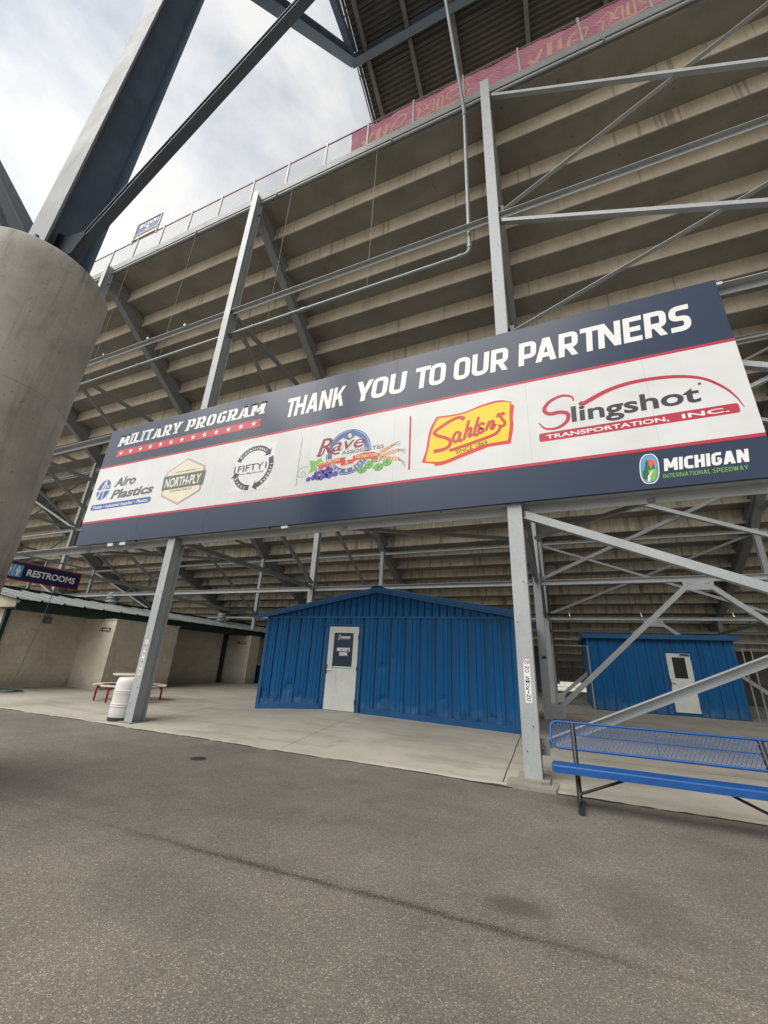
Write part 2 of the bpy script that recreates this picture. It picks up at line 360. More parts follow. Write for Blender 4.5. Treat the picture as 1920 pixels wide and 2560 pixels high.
def banner_ink():
    m = NT('banner_ink'); m.base((.90, .80, .55)); m.rough(.7)
    tr = m.n('ShaderNodeBsdfTranslucent'); tr.inputs[0].default_value = (1.0, .92, .66, 1)
    mx = m.n('ShaderNodeMixShader'); mx.inputs[0].default_value = .72
    o = m.t.nodes['Material Output']; m.l(m.b.outputs[0], mx.inputs[1]); m.l(tr.outputs[0], mx.inputs[2]); m.l(mx.outputs[0], o.inputs[0]); return m.m
BANNER_INK = banner_ink()

# ------------------------------------------------------------------ mesh helpers
class MB:
    def __init__(s): s.v = []; s.f = []; s.mi = []; s.mats = []
    def m(s, mat):
        if mat not in s.mats: s.mats.append(mat)
        return s.mats.index(mat)
    def add(s, vs, fs, mat):
        o = len(s.v); k = s.m(mat); s.v += [tuple(v) for v in vs]
        for f in fs: s.f.append(tuple(i+o for i in f)); s.mi.append(k)
        return s
    def box(s, a, b, mat):
        x0, y0, z0 = a; x1, y1, z1 = b
        return s.add([(x0,y0,z0),(x1,y0,z0),(x1,y1,z0),(x0,y1,z0),(x0,y0,z1),(x1,y0,z1),(x1,y1,z1),(x0,y1,z1)],
                     [(0,3,2,1),(4,5,6,7),(0,1,5,4),(1,2,6,5),(2,3,7,6),(3,0,4,7)], mat)
    def prism(s, prof, p, q, u, mat):
        """profile points (a,b): a along u, b along v = dir x u; extruded from p to q"""
        p, q = Vector(p), Vector(q); d = (q-p).normalized(); u = Vector(u); u = (u - d*u.dot(d)).normalized(); v = d.cross(u)
        n = len(prof); vs = [p+u*a+v*b for a, b in prof] + [q+u*a+v*b for a, b in prof]
        fs = [(i, (i+1) % n, n+(i+1) % n, n+i) for i in range(n)] + [tuple(reversed(range(n))), tuple(range(n, 2*n))]
        return s.add(vs, fs, mat)
    def ibeam(s, p, q, d, w, tf, tw, u, mat):
        h, k, t = d/2, w/2, tw/2
        return s.prism([(-h,-k),(-h,k),(-h+tf,k),(-h+tf,t),(h-tf,t),(h-tf,k),(h,k),(h,-k),(h-tf,-k),(h-tf,-t),(-h+tf,-t),(-h+tf,-k)], p, q, u, mat)
    def angle(s, p, q, l, t, u, mat, sg=1):
        return s.prism([(0,0),(l,0),(l,sg*t),(t,sg*t),(t,sg*l),(0,sg*l)], p, q, u, mat)
    def bar(s, p, q, a, b, u, mat):
        return s.prism([(-a/2,-b/2),(a/2,-b/2),(a/2,b/2),(-a/2,b/2)], p, q, u, mat)
    def tube(s, pts, r, mat, n=10, closed=False):
        pts = [Vector(p) for p in pts]; rings = []; L = len(pts)
        ref = None
        for i, p in enumerate(pts):
            a = pts[i-1] if (i or closed) else pts[i]; b = pts[(i+1) % L] if (i < L-1 or closed) else pts[i]
            d = (b-a).normalized()
            if ref is None: ref = d.orthogonal().normalized()
            ref = (ref - d*ref.dot(d)).normalized(); v = d.cross(ref)
            rr = r[i] if isinstance(r, (list, tuple)) else r
            rings.append([p + ref*math.cos(2*math.pi*k/n)*rr + v*math.sin(2*math.pi*k/n)*rr for k in range(n)])
        vs = [x for g in rings for x in g]; fs = []
        for i in range(L if closed else L-1):
            o, o2 = i*n, ((i+1) % L)*n
            fs += [(o+k, o+(k+1) % n, o2+(k+1) % n, o2+k) for k in range(n)]
        if not closed: fs += [tuple(reversed(range(n))), tuple(range((L-1)*n, L*n))]
        return s.add(vs, fs, mat)
    def lathe(s, prof, c, mat, n=32):
        vs = []; L = len(prof)
        for r, z in prof: vs += [(c[0]+r*math.cos(2*math.pi*k/n), c[1]+r*math.sin(2*math.pi*k/n), c[2]+z) for k in range(n)]
        fs = []
        for i in range(L-1): fs += [(i*n+k, i*n+(k+1) % n, (i+1)*n+(k+1) % n, (i+1)*n+k) for k in range(n)]
        if prof[0][0] > 1e-6: fs.append(tuple(reversed(range(n))))
        if prof[-1][0] > 1e-6: fs.append(tuple(range((L-1)*n, L*n)))
        return s.add(vs, fs, mat)
    def build(s, name, parent=None, smooth=False, bevel=0, fixn=True):
        me = bpy.data.meshes.new(name)
        off = Vector((0,0,0)); q = parent
        while q: off += q.location; q = q.parent
        me.from_pydata([(x-off.x, y-off.y, z-off.z) for x, y, z in s.v], [], s.f)
        for m_ in s.mats: me.materials.append(m_)
        me.polygons.foreach_set('material_index', s.mi)
        if smooth:
            me.polygons.foreach_set('use_smooth', [True]*len(me.polygons))
        me.update()
        if fixn:
            bm = bmesh.new(); bm.from_mesh(me); bmesh.ops.recalc_face_normals(bm, faces=bm.faces); bm.to_mesh(me); bm.free()
        o = bpy.data.objects.new(name, me); COL.objects.link(o)
        if smooth: me.set_sharp_from_angle(angle=R_(38))
        if parent: o.parent = parent
        if bevel:
            b = o.modifiers.new('bevel', 'BEVEL'); b.width = bevel; b.segments = 2; b.limit_method = 'ANGLE'; b.angle_limit = R_(50)
        return o
def tag(o, label=None, cat=None, group=None, kind=None):
    if label: o['label'] = label
    if cat: o['category'] = cat
    if group: o['group'] = group
    if kind: o['kind'] = kind
    return o
def thing(name, loc, label, cat, group=None):
    o = bpy.data.objects.new(name, None); COL.objects.link(o); o.location = loc; o.empty_display_size = .3
    return tag(o, label, cat, group)

# ------------------------------------------------------------------ lettering helpers
_tc = {}
def raw_text(body, bold=0.0, shear=0.0):
    key = (body, bold, shear)
    if key in _tc: return _tc[key]
    cu = bpy.data.curves.new('lettering', 'FONT'); cu.body = body; cu.offset = bold; cu.shear = shear; cu.resolution_u = 4
    o = bpy.data.objects.new('lettering', cu); COL.objects.link(o)
    dg = bpy.context.evaluated_depsgraph_get(); me = bpy.data.meshes.new_from_object(o.evaluated_get(dg))
    r = ([(v.co.x, v.co.y) for v in me.vertices], [tuple(p.vertices) for p in me.polygons])
    bpy.data.objects.remove(o); bpy.data.curves.remove(cu); bpy.data.meshes.remove(me)
    _tc[key] = r; return r
def cap_h(bold): 
    v, f = raw_text('H', bold); ys = [y for _, y in v]; return min(ys), max(ys)
def stroke_quads(pts, wd, closed=False):
    P = [Vector(p).to_2d() for p in pts]; n = len(P); Lf, Rt = [], []
    W = wd if isinstance(wd, (list, tuple)) else [wd]*n
    for i in range(n):
        a = P[i-1] if (i or closed) else None; b = P[(i+1) % n] if (i < n-1 or closed) else None
        d1 = (P[i]-a).normalized() if a is not None else (b-P[i]).normalized()
        d2 = (b-P[i]).normalized() if b is not None else d1
        t = d1+d2; t = t.normalized() if t.length > 1e-4 else d1
        nrm = Vector((-t.y, t.x)); n1_ = Vector((-d1.y, d1.x)); k = max(.45, nrm.dot(n1_))
        o = nrm*(W[i]/2/k); Lf.append(P[i]+o); Rt.append(P[i]-o)
    q = []
    for i in range(n if closed else n-1):
        j = (i+1) % n; q.append([Lf[i], Rt[i], Rt[j], Lf[j]])
    return q
def rcorner(pts, rad, n=4, closed=False):
    P = [Vector(p).to_2d() for p in pts]; L = len(P); o = []
    for i in range(L):
        if not closed and i in (0, L-1): o.append(tuple(P[i])); continue
        a, p, b = P[i-1], P[i], P[(i+1) % L]; k = min(rad, (a-p).length*.44, (b-p).length*.44)
        s0, s1 = p+(a-p).normalized()*k, p+(b-p).normalized()*k
        for j in range(n+1):
            u = j/n; o.append(tuple(s0*(1-u)**2+p*2*u*(1-u)+s1*u*u))
    return o
def glyphs(t):
    h = t/2; c = .24; W = .62; a, b, e, m = h, W-h, 1-h, .5; d = t*1.06
    P = lambda x0, y0, x1, y1, w=d: ('p', [(x0-w/2,y0),(x0+w/2,y0),(x1+w/2,y1),(x1-w/2,y1)])
    R = lambda *p: rcorner(p, c)
    G = {'T': (.58, [[(0,e),(.58,e)], [(.29,0),(.29,1-t)]]), 'H': (W, [[(a,0),(a,1)],[(b,0),(b,1)],[(t,m),(W-t,m)]]),
     'A': (.70, [P(d/2,0,.35-.02,1), P(.70-d/2,0,.35+.02,1), [(.19,.27),(.51,.27)]]), 'N': (.68, [[(a,0),(a,1)],[(.68-h,0),(.68-h,1)],P(.68-d/2,0,d/2,1)]),
     'K': (.66, [[(a,0),(a,1)], P(t*.8,.36,.66-d*.55,1), P(.66-d*.55,0,.33,.62)]), 'Y': (.66, [P(.33-.01,.36,d/2,1), P(.33+.01,.36,.66-d/2,1), [(.33,0),(.33,.44)]]),
     'U': (W, [R((a,1),(a,h),(b,h),(b,1))]), 'P': (.60, [[(a,0),(a,1)], R((t,e),(.60-h,e),(.60-h,.37),(t,.37))]),
     'R': (W, [[(a,0),(a,1)], R((t,e),(b,e),(b,.42),(t,.42)), P(b+.0,0,.33,.42-h*.4)]), 'E': (.54, [[(a,0),(a,1)],[(t,e),(.54,e)],[(t,m),(.50,m)],[(t,h),(.54,h)]]),
     'S': (.58, [R((.55,e),(a,e),(a,m),(.58-h,m),(.58-h,h),(.03,h))]), 'M': (.86, [[(a,0),(a,1)],[(.86-h,0),(.86-h,1)],P(.43,.22,d*.5,1),P(.43,.22,.86-d*.5,1)]),
     'I': (t, [[(h,0),(h,1)]]), 'C': (.56, [R((.56,e),(a,e),(a,h),(.56,h))]), 'G': (.60, [R((.58,e),(a,e),(a,h),(.60-h,h),(.60-h,m-.02),(.34,m-.02))]),
     'L': (.50, [[(a,1),(a,0)],[(t,h),(.50,h)]]), 'D': (W, [[(a,0),(a,1)], R((t,e),(b,e),(b,h),(t,h))]), 'W': (.96, [P(.25,0,d/2,1),P(.27,0,.47,.92),P(.69,0,.49,.92),P(.71,0,.96-d/2,1)]),
     "'": (t, [[(h,.66),(h,1)]]), ',': (t, [[(h,.1),(h*.6,-.14)]]), '.': (t, [[(h,0),(h,t)]]), '-': (.36, [[(0,m),(.36,m)]])}
    G['O'] = (W, [('c', rcorner([(a,h),(b,h),(b,e),(a,e)], c, 4, True))]); return G
def plate(mb, pts, x0, z0, y0, y1, mat):
    n = len(pts); V = [(x0+a, y0, z0+b) for a, b in pts]+[(x0+a, y1, z0+b) for a, b in pts]
    mb.add(V, [tuple(range(n)), tuple(reversed(range(n, 2*n)))]+[(i, n+i, n+(i+1) % n, (i+1) % n) for i in range(n)], mat)
class Decal:
    """flat print, lettering and marks laid on a face; fn(u, v, layer) gives the place in the world"""
    def __init__(s, fn): s.fn = fn; s.mb = MB()
    def poly(s, pts, mat, layer=1, holes=()):
        loops = [[Vector((x, y, 0)) for x, y in pts]] + [[Vector((x, y, 0)) for x, y in h] for h in holes]
        tr = tessellate_polygon(loops); flatp = [p for l in loops for p in l]
        s.mb.add([s.fn(p.x, p.y, layer) for p in flatp], [tuple(t) for t in tr], mat); return s
    def rect(s, x0, y0, x1, y1, mat, layer=1): return s.poly([(x0,y0),(x1,y0),(x1,y1),(x0,y1)], mat, layer)
    def stroke(s, pts, wd, mat, layer=2, closed=False):
        for q in stroke_quads(pts, wd, closed): s.mb.add([s.fn(p.x, p.y, layer) for p in q], [(0,1,2,3)], mat)
        return s
    def ell(s, cx, cy, rx, ry, mat, layer=1, n=36, rot=0, rin=0):
        def ring(k): return [(cx + k*(rx*math.cos(t)*math.cos(rot)-ry*math.sin(t)*math.sin(rot)), cy + k*(rx*math.cos(t)*math.sin(rot)+ry*math.sin(t)*math.cos(rot))) for t in [2*math.pi*i/n for i in range(n)]]
        return s.poly(ring(1), mat, layer, [ring(rin)] if rin else ())
    def text(s, body, x0, x1, y0, y1, mat, layer=3, bold=.015, shear=0.0, rot=0.0):
        v, f = raw_text(body, bold, shear); lo, hi = cap_h(bold); xs = [p[0] for p in v]; a, b = min(xs), max(xs)
        kx, ky = (x1-x0)/(b-a), (y1-y0)/(hi-lo); cr_, sr_ = math.cos(rot), math.sin(rot)
        o = []
        for x, y in v:
            X, Y = (x-a)*kx, (y-lo)*ky; o.append(s.fn(x0+X*cr_-Y*sr_, y0+X*sr_+Y*cr_, layer))
        s.mb.add(o, f, mat); return s
    def arc_text(s, body, cx, cy, r, a0, a1, size, mat, layer=3, bold=.02, flip=False, ry=None):
        n = len(body)
        for i, ch in enumerate(body):
            if ch == ' ': continue
            a = a0 + (a1-a0)*(i/(n-1) if n > 1 else .5); v, f = raw_text(ch, bold); xs = [p[0] for p in v]; mx = (min(xs)+max(xs))/2
            t = a - math.pi/2 if not flip else a + math.pi/2; k = size/.72; ct, st = math.cos(t), math.sin(t)
            bx, by = cx+r*math.cos(a), cy+(ry or r)*math.sin(a)
            s.mb.add([s.fn(bx+((x-mx)*ct-(y-.35)*st)*k, by+((x-mx)*st+(y-.35)*ct)*k, layer) for x, y in v], f, mat)
        return s
    def block(s, body, x0, x1, y0, y1, mat, layer=3, t=.2, shear=.0, gap=.09, space=.26, serif=False, cut=None):
        G = glyphs(t); items = []; x = 0
        for ch in body:
            if ch == ' ': x += space; continue
            wd, st = G[ch]; items.append((x, wd, st)); x += wd+gap-(.09 if ch in 'YPT' and len(body) < 9 and gap < .08 and body != 'OUR' else 0)
        total = x-gap+shear; kx, ky = (x1-x0)/total, y1-y0
        def T(p): return (x0+(p[0]+shear*p[1])*kx, y0+p[1]*ky)
        cnt = 0
        for ox, wd, st in items:
            for q in st:
                kind = q[0] if isinstance(q[0], str) else ''; pts = q[1] if kind else q
                quads = [[Vector(p) for p in pts]] if kind == 'p' else stroke_quads(pts, t, kind == 'c')
                for qd in quads:
                    s.mb.add([s.fn(*T((p[0]+ox, p[1])), layer+cnt*.15) for p in qd], [(0,1,2,3)], mat)
                cnt = (cnt+1) % 5
                if serif and kind != 'c':
                    for (a, b) in (((pts[0][0]+pts[1][0])/2, pts[0][1]), ((pts[2][0]+pts[3][0])/2, pts[2][1])) if kind == 'p' else (pts[0], pts[-1]):
                        if b <= .02 or b >= .98:
                            yy = 0 if b < .5 else 1-.13
                            s.mb.add([s.fn(*T(p), layer+.8) for p in ((ox+a-t*.85, yy), (ox+a+t*.85, yy), (ox+a+t*.85, yy+.13), (ox+a-t*.85, yy+.13))], [(0,1,2,3)], mat)
            if cut:
                cx = ox+wd*.5 - (.06 if wd > .5 else 0)
                s.mb.add([s.fn(*T(p), layer+1.0) for p in ((cx-.022, .0), (cx+.022, .0), (cx+.022, 1.0), (cx-.022, 1.0))], [(0,1,2,3)], cut)
        return s
    def build(s, name, parent=None): return s.mb.build(name, parent)
def star(cx, cy, r): return [(cx+(r if i % 2 == 0 else r*.4)*math.sin(math.pi*i/5), cy+(r if i % 2 == 0 else r*.4)*math.cos(math.pi*i/5)) for i in range(10)]
def rrect(x0, y0, x1, y1, r, n=5):
    o = []
    for cx, cy, a in ((x1-r,y1-r,0),(x0+r,y1-r,90),(x0+r,y0+r,180),(x1-r,y0+r,270)):
        o += [(cx+r*math.cos(R_(a+90*i/n)), cy+r*math.sin(R_(a+90*i/n))) for i in range(n+1)]
    return o
def bez(pts, n=8):
    """smooth curve through the points"""
    P = [Vector(p).to_2d() for p in pts]; o = []
    for i in range(len(P)-1):
        p0, p1, p2, p3 = P[max(i-1,0)], P[i], P[i+1], P[min(i+2, len(P)-1)]
        for k in range(n):
            t = k/n; o.append(tuple(.5*((2*p1)+(p2-p0)*t+(2*p0-5*p1+4*p2-p3)*t*t+(3*p1-p0-3*p2+p3)*t**3)))
    o.append(tuple(P[-1])); return o

# ------------------------------------------------------------------ ground
def lerp(x, tab):
    if x <= tab[0][0]: return tab[0][1]
    for (a, b), (c, d) in zip(tab, tab[1:]):
        if x <= c: return b+(d-b)*(x-a)/(c-a)
    return tab[-1][1]
HT = [(-40,.08),(-20,.10),(-12,.10),(-8.25,.150),(-7.2,.235),(-6.1,.305),(-5.0,.305),(-3,.26),(-1,.217),(1.5,.19),(30,.19)]
HB = [(-30,.13),(-16,.13),(-8,.2),(0,.28),(30,.30)]
KERB = 6.80
def ground_z(x, y):
    if y <= KERB: return .022
    a = lerp(x, HT)
    if y < 10.4:
        t = (y-KERB)/(10.4-KERB); return .022+(a-.022)*(t*1.12-.12*t*t)
    t = min(1, (y-10.4)/8.5); return a+(lerp(x, HB)-a)*t
mb = MB()
mb.add([(-220,-220,-.30),(220,-220,-.30),(220,400,-.30),(-220,400,-.30)], [(0,1,2,3)], SKYSEAT)
tag(mb.build('ground'), kind='structure')
mb = MB(); mb.add([(-90,-70,0),(60,-70,0),(60,6.95,0),(-90,6.95,0)], [(0,1,2,3)], ASPH)
tag(mb.build('asphalt_road'), kind='structure')
xs = sorted(set([-70+i*2.0 for i in range(13)] + [-46+.5*i for i in range(45)] + [-24+.1*i for i in range(301)] + [6+1.0*i for i in range(25)]))
ys = [KERB, 6.83, 6.9, 7.1, 7.4, 7.8, 8.2, 8.7, 9.2, 9.8, 10.4, 11, 12, 13, 14.5, 16, 18, 20, 24, 28, 33, 37]
rk = random.Random(3); jit = {x: rk.uniform(-.022, .022)+.02*math.sin(x*1.7)+.012*math.sin(x*5.3) for x in xs}
vs_, fs_ = [], []
for j, y in enumerate(ys):
    for x in xs:
        yy = y+jit[x]*(1 if j < 2 else .4 if j == 2 else 0); vs_.append((x, yy, ground_z(x, y) - (.012 if j == 0 else 0)))
nx = len(xs); ro = len(vs_); vs_ += [(x, KERB+jit[x]-.004, -.05) for x in xs]
for j in range(len(ys)-1): fs_ += [(j*nx+i, j*nx+i+1, (j+1)*nx+i+1, (j+1)*nx+i) for i in range(nx-1)]
fs_ += [(ro+i, ro+i+1, i+1, i) for i in range(nx-1)]
mb = MB(); mb.add(vs_, fs_, SLAB); slab = mb.build('concrete_pavement', smooth=True); tag(slab, kind='structure')
# saw cuts and the black gap along the edge of the slab, laid just over the slab
mb = MB(); JD = flat('joint_dark', (.035, .03, .025), .9)
def cut_line(pts, wd):
    L = len(pts)
    for q in stroke_quads(pts, wd): mb.add([(p.x, p.y, ground_z(p.x, p.y)+.004) for p in q], [(0,1,2,3)], JD)
def seg(x0, y0, x1, y1, n=14): return [(x0+(x1-x0)*i/n+rk.uniform(-.008,.008), y0+(y1-y0)*i/n+rk.uniform(-.008,.008)) for i in range(n+1)]
cut_line(seg(-9.0, 7.6, -9.4, 10.3), .012); cut_line(seg(-8.9, 7.5, -3.9, 10.36, 18)[:1]+seg(-8.9, 7.5, -8.3, 10.3)[1:], .010)
cut_line(seg(-.95, 6.86, -1.0, 10.36), .014); cut_line(seg(-17, 9.4, -9.3, 9.55, 40), .010)
cut_line(seg(-4.75, 6.86, -4.9, 10.3), .007); cut_line(seg(-13.2, 6.86, -13.3, 10.3), .009); cut_line(seg(4.1, 6.86, 4.2, 18, 40), .010); cut_line(seg(.1, 8.9, 12, 8.9, 40), .010); cut_line(seg(.25, 13.5, 12, 13.5, 40), .012); cut_line(seg(-9, 14.2, -20, 14.2, 30), .010)
mb.build('pavement_joints'); tag(bpy.data.objects['pavement_joints'], kind='structure')
mb = MB(); gap = []
for i in range(260):
    x = -16+i*.085; q = rk.uniform(0, 1)
    gap.append((x, .012+.035*max(0, math.sin(x*2.1)+math.sin(x*.77+1))*.5*q+(.05 if abs(x+1.15) < .35 else 0)))
for (x, a), (x2, b) in zip(gap, gap[1:]):
    y = KERB+.02*math.sin(x*1.7); y2 = KERB+.02*math.sin(x2*1.7)
    mb.add([(x, y-a-.012, .005), (x2, y2-b-.012, .005), (x2, y2+.05, .005), (x, y+.05, .005)], [(0,1,2,3)], JD)
mb.build('pavement_edge_gap'); tag(bpy.data.objects['pavement_edge_gap'], kind='structure')

# ------------------------------------------------------------------ grandstand
BX = [-.55-8.45*k for k in range(6)] ; BX = [16.35, 7.90] + BX          # bents, right to left
def zb(k): return 16.93-.641*k if k <= 14 else 16.93-.641*14-.43*(k-14)
def yk(k): return 8.3+.915*k
gs = thing('grandstand', (-5, 7.2, 0), 'tall steel framed concrete grandstand seen from behind and below, stepped underside over the blue sheds', 'grandstand')
XL, XR = -62, 34
for k in range(0, 30):
    a, b = yk(k), yk(k+1); z1 = zb(k); z0 = zb(k-1) if k else 17.57
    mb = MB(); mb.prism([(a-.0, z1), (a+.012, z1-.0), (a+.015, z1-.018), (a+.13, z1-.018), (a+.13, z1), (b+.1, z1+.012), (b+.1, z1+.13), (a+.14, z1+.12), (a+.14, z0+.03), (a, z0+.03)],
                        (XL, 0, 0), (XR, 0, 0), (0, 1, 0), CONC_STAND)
    ku = mb.m(CONC_SHADED)
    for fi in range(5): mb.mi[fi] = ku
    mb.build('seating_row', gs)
mb = MB()
mb.box((XL, 7.42, 17.565), (XR, 8.45, 17.70), CONC_SHADED); mb.build('top_walkway', gs)
mb = MB(); mb.prism([(7.38,17.62),(7.42,17.62),(7.42,18.0),(7.47,18.0),(7.47,18.26),(7.36,18.26),(7.36,18.2),(7.33,18.2),(7.33,17.86),(7.38,17.86)], (XL,0,0), (XR,0,0), (0,1,0), STEEL_IN); mb.build('edge_fascia', gs)
mb = MB(); mb.tube([(XL, 7.33, 17.65), (XR, 7.33, 17.65)], .045, STEEL); 
for x in (-18.7, -12.2, -8.2, -3.6, 2.6, 9): mb.box((x, 7.24, 17.58), (x+.03, 7.39, 17.74), STEEL_IN)
mb.build('gutter_pipe', gs, smooth=True)
mb = MB(); mb.box((XL, yk(30), .95), (XR, yk(30)+.15, 1.75), CONC_STAND); mb.build('front_wall', gs)
def rz(y): return 17.02-.711*(y-7.3) if y < 20.7 else 7.5-.442*(y-20.7)
for x in BX:
    # rakers: two straight lengths, with the triangular seats that fill up to each row
    for (a, b) in ((7.32, 20.7), (20.7, 36.0)):
        sl_ = (rz(b-.01)-rz(a+.01))/(b-a-.02); L = math.hypot(1, sl_)
        mb = MB(); up = Vector((0, -sl_, 1)).normalized(); d = .72
        p = Vector((x, a, rz(a+.01)))+up*d/2; q = Vector((x, b, rz(b-.01)))+up*d/2
        mb.ibeam(p, q, d, .30, .024, .016, up, STEEL_IN); mb.build('raker', gs)
    mb = MB()
    for k in range(0, 30):
        y0, y1 = yk(k)-.915, yk(k)-.02; zt = (zb(k-1) if k else 17.57)-.004; z0_ = rz(y0)+.5; z1_ = rz(y1)+.5
        if y0 < 7.4: y0 = 7.45
        mb.prism([(y0, min(z0_, zt-.02)), (y1, z1_), (y1, zt), (y0, zt)], (x-.05, 0, 0), (x+.05, 0, 0), (0, 1, 0), STEEL_IN)
    mb.build('raker_seat', gs)
    # columns
    for Y, wd, dp, mt in ((7.22, .245, .33, STEEL), (13.8, .22, .22, STEEL), (20.7, .2, .2, STEEL), (27.5, .2, .2, STEEL_IN)):
        mb = MB(); zbot = ground_z(x, Y)+.02; ztop = 17.98 if Y < 8 else rz(Y)+.05
        mb.ibeam((x, Y, zbot), (x, Y, ztop), dp, wd, .02, .014, (0, 1, 0), mt)
        if Y < 8:
            for zz, dx_ in ((2.9, .06), (2.25, -.07), (6.9, .03), (9.8, -.05), (10.9, .06), (14.2, .02), (15.6, -.06), (.42, -.06), (.75, .05)): mb.tube([(x+dx_, Y-.172, zz), (x+dx_, Y-.163, zz)], .011, RUST, 6)
            for zz in (12.1, 8.15, 4.28): mb.box((x-.115, Y-.14, zz-.01), (x+.115, Y+.14, zz+.004), STEEL_IN)
        mb.build('column', gs)
        mb = MB(); z = ground_z(x, Y)
        if Y < 8:
            if abs(x+.55) < .1:
                mb.prism([(-.34,-.40),(-.05,-.44),(.30,-.42),(.34,-.1),(.33,.36),(-.33,.36)], (x, 7.16, -.03), (x, 7.16, .045), (1,0,0), PIER)
                mb.prism([(-.22,-.28),(.1,-.30),(.22,-.24),(.23,.26),(-.22,.26)], (x, 7.2, .02), (x, 7.2, .082), (1,0,0), PIER)
            else: mb.box((x-.2, Y-.25, z-.05), (x+.2, Y+.25, z+.018), STEEL_IN)
        else: mb.box((x-.17, Y-.17, z-.05), (x+.17, Y+.17, z+.03), STEEL_IN)
        mb.build('footing', gs)
    # struts in the plane of the bent
    for zz in (12.08, 8.12, 4.26):
        mb = MB()
        if zz > 12: mb.bar((x, 7.4, zz), (x, 13.1, zz), .13, .12, (0,0,1), STEEL_IN)
        else: mb.bar((x, 7.4, zz), (x, 13.7, zz), .13, .12, (0,0,1), STEEL_IN)
        mb.build('strut', gs)
    for z0_, z1_ in ((11.95, 8.3), (8.0, 4.42)):
        mb = MB(); mb.bar((x, 7.4, z0_), (x, 13.72, z1_), .12, .10, (1,0,0), STEEL_IN); mb.build('strut', gs)
    mb = MB(); mb.bar((x, 13.9, 4.12), (x, 20.6, 3.95), .13, .12, (0,0,1), STEEL_IN); mb.build('strut', gs)
    mb = MB(); mb.bar((x, 13.9, 8.05), (x, 19.7, 8.05), .13, .12, (0,0,1), STEEL_IN); mb.build('strut', gs)
    mb = MB(); mb.bar((x, 13.9, 7.95), (x, 20.62, 4.1), .11, .10, (1,0,0), STEEL_IN); mb.build('strut', gs)
    mb = MB(); mb.bar((x, 20.8, 3.9), (x, 27.4, 3.9), .12, .11, (0,0,1), STEEL_IN); mb.build('strut', gs)
# beams along the stand, bay by bay
for x1, x0 in zip(BX, BX[1:]):
    a, b = x0+.13, x1-.13
    mb = MB(); mb.prism([(.17,0),(.17,-.20),(0,-.20),(0,-.184),(.154,-.184),(.154,0)], (a, 7.05, 4.15), (b, 7.05, 4.15), (0,0,1), STEEL); mb.build('beam', gs)
    mb = MB(); mb.prism([(.15,0),(.15,-.16),(0,-.16),(0,-.146),(.136,-.146),(.136,0)], (a, 7.07, 8.0), (b, 7.07, 8.0), (0,0,1), STEEL); mb.build('beam', gs)
    mb = MB(); mb.prism([(.15,0),(.15,-.11),(.03,-.11),(.03,-.098),(.138,-.098),(.138,0)], (a, 7.06, 11.88), (b, 7.06, 11.88), (0,0,1), STEEL); mb.build('beam', gs)
    for z in (4.18, 8.05, 11.95):
        mb = MB(); mb.ibeam((a, 13.8, z), (b, 13.8, z), .16, .14, .012, .01, (0,0,1), STEEL); mb.build('beam', gs)
    for z in (7.43, 3.86):
        mb = MB(); mb.ibeam((a, 20.7, z), (b, 20.7, z), .13, .12, .012, .01, (0,0,1), STEEL); mb.build('beam', gs)
    mb = MB(); mb.ibeam((a, 27.5, 3.92), (b, 27.5, 3.92), .13, .12, .012, .01, (0,0,1), STEEL_IN); mb.build('beam', gs)
    mb = MB(); mb.ibeam((a, 27.5, 3.45), (b, 27.5, 3.45), .10, .10, .012, .01, (0,0,1), STEEL); mb.build('beam', gs)
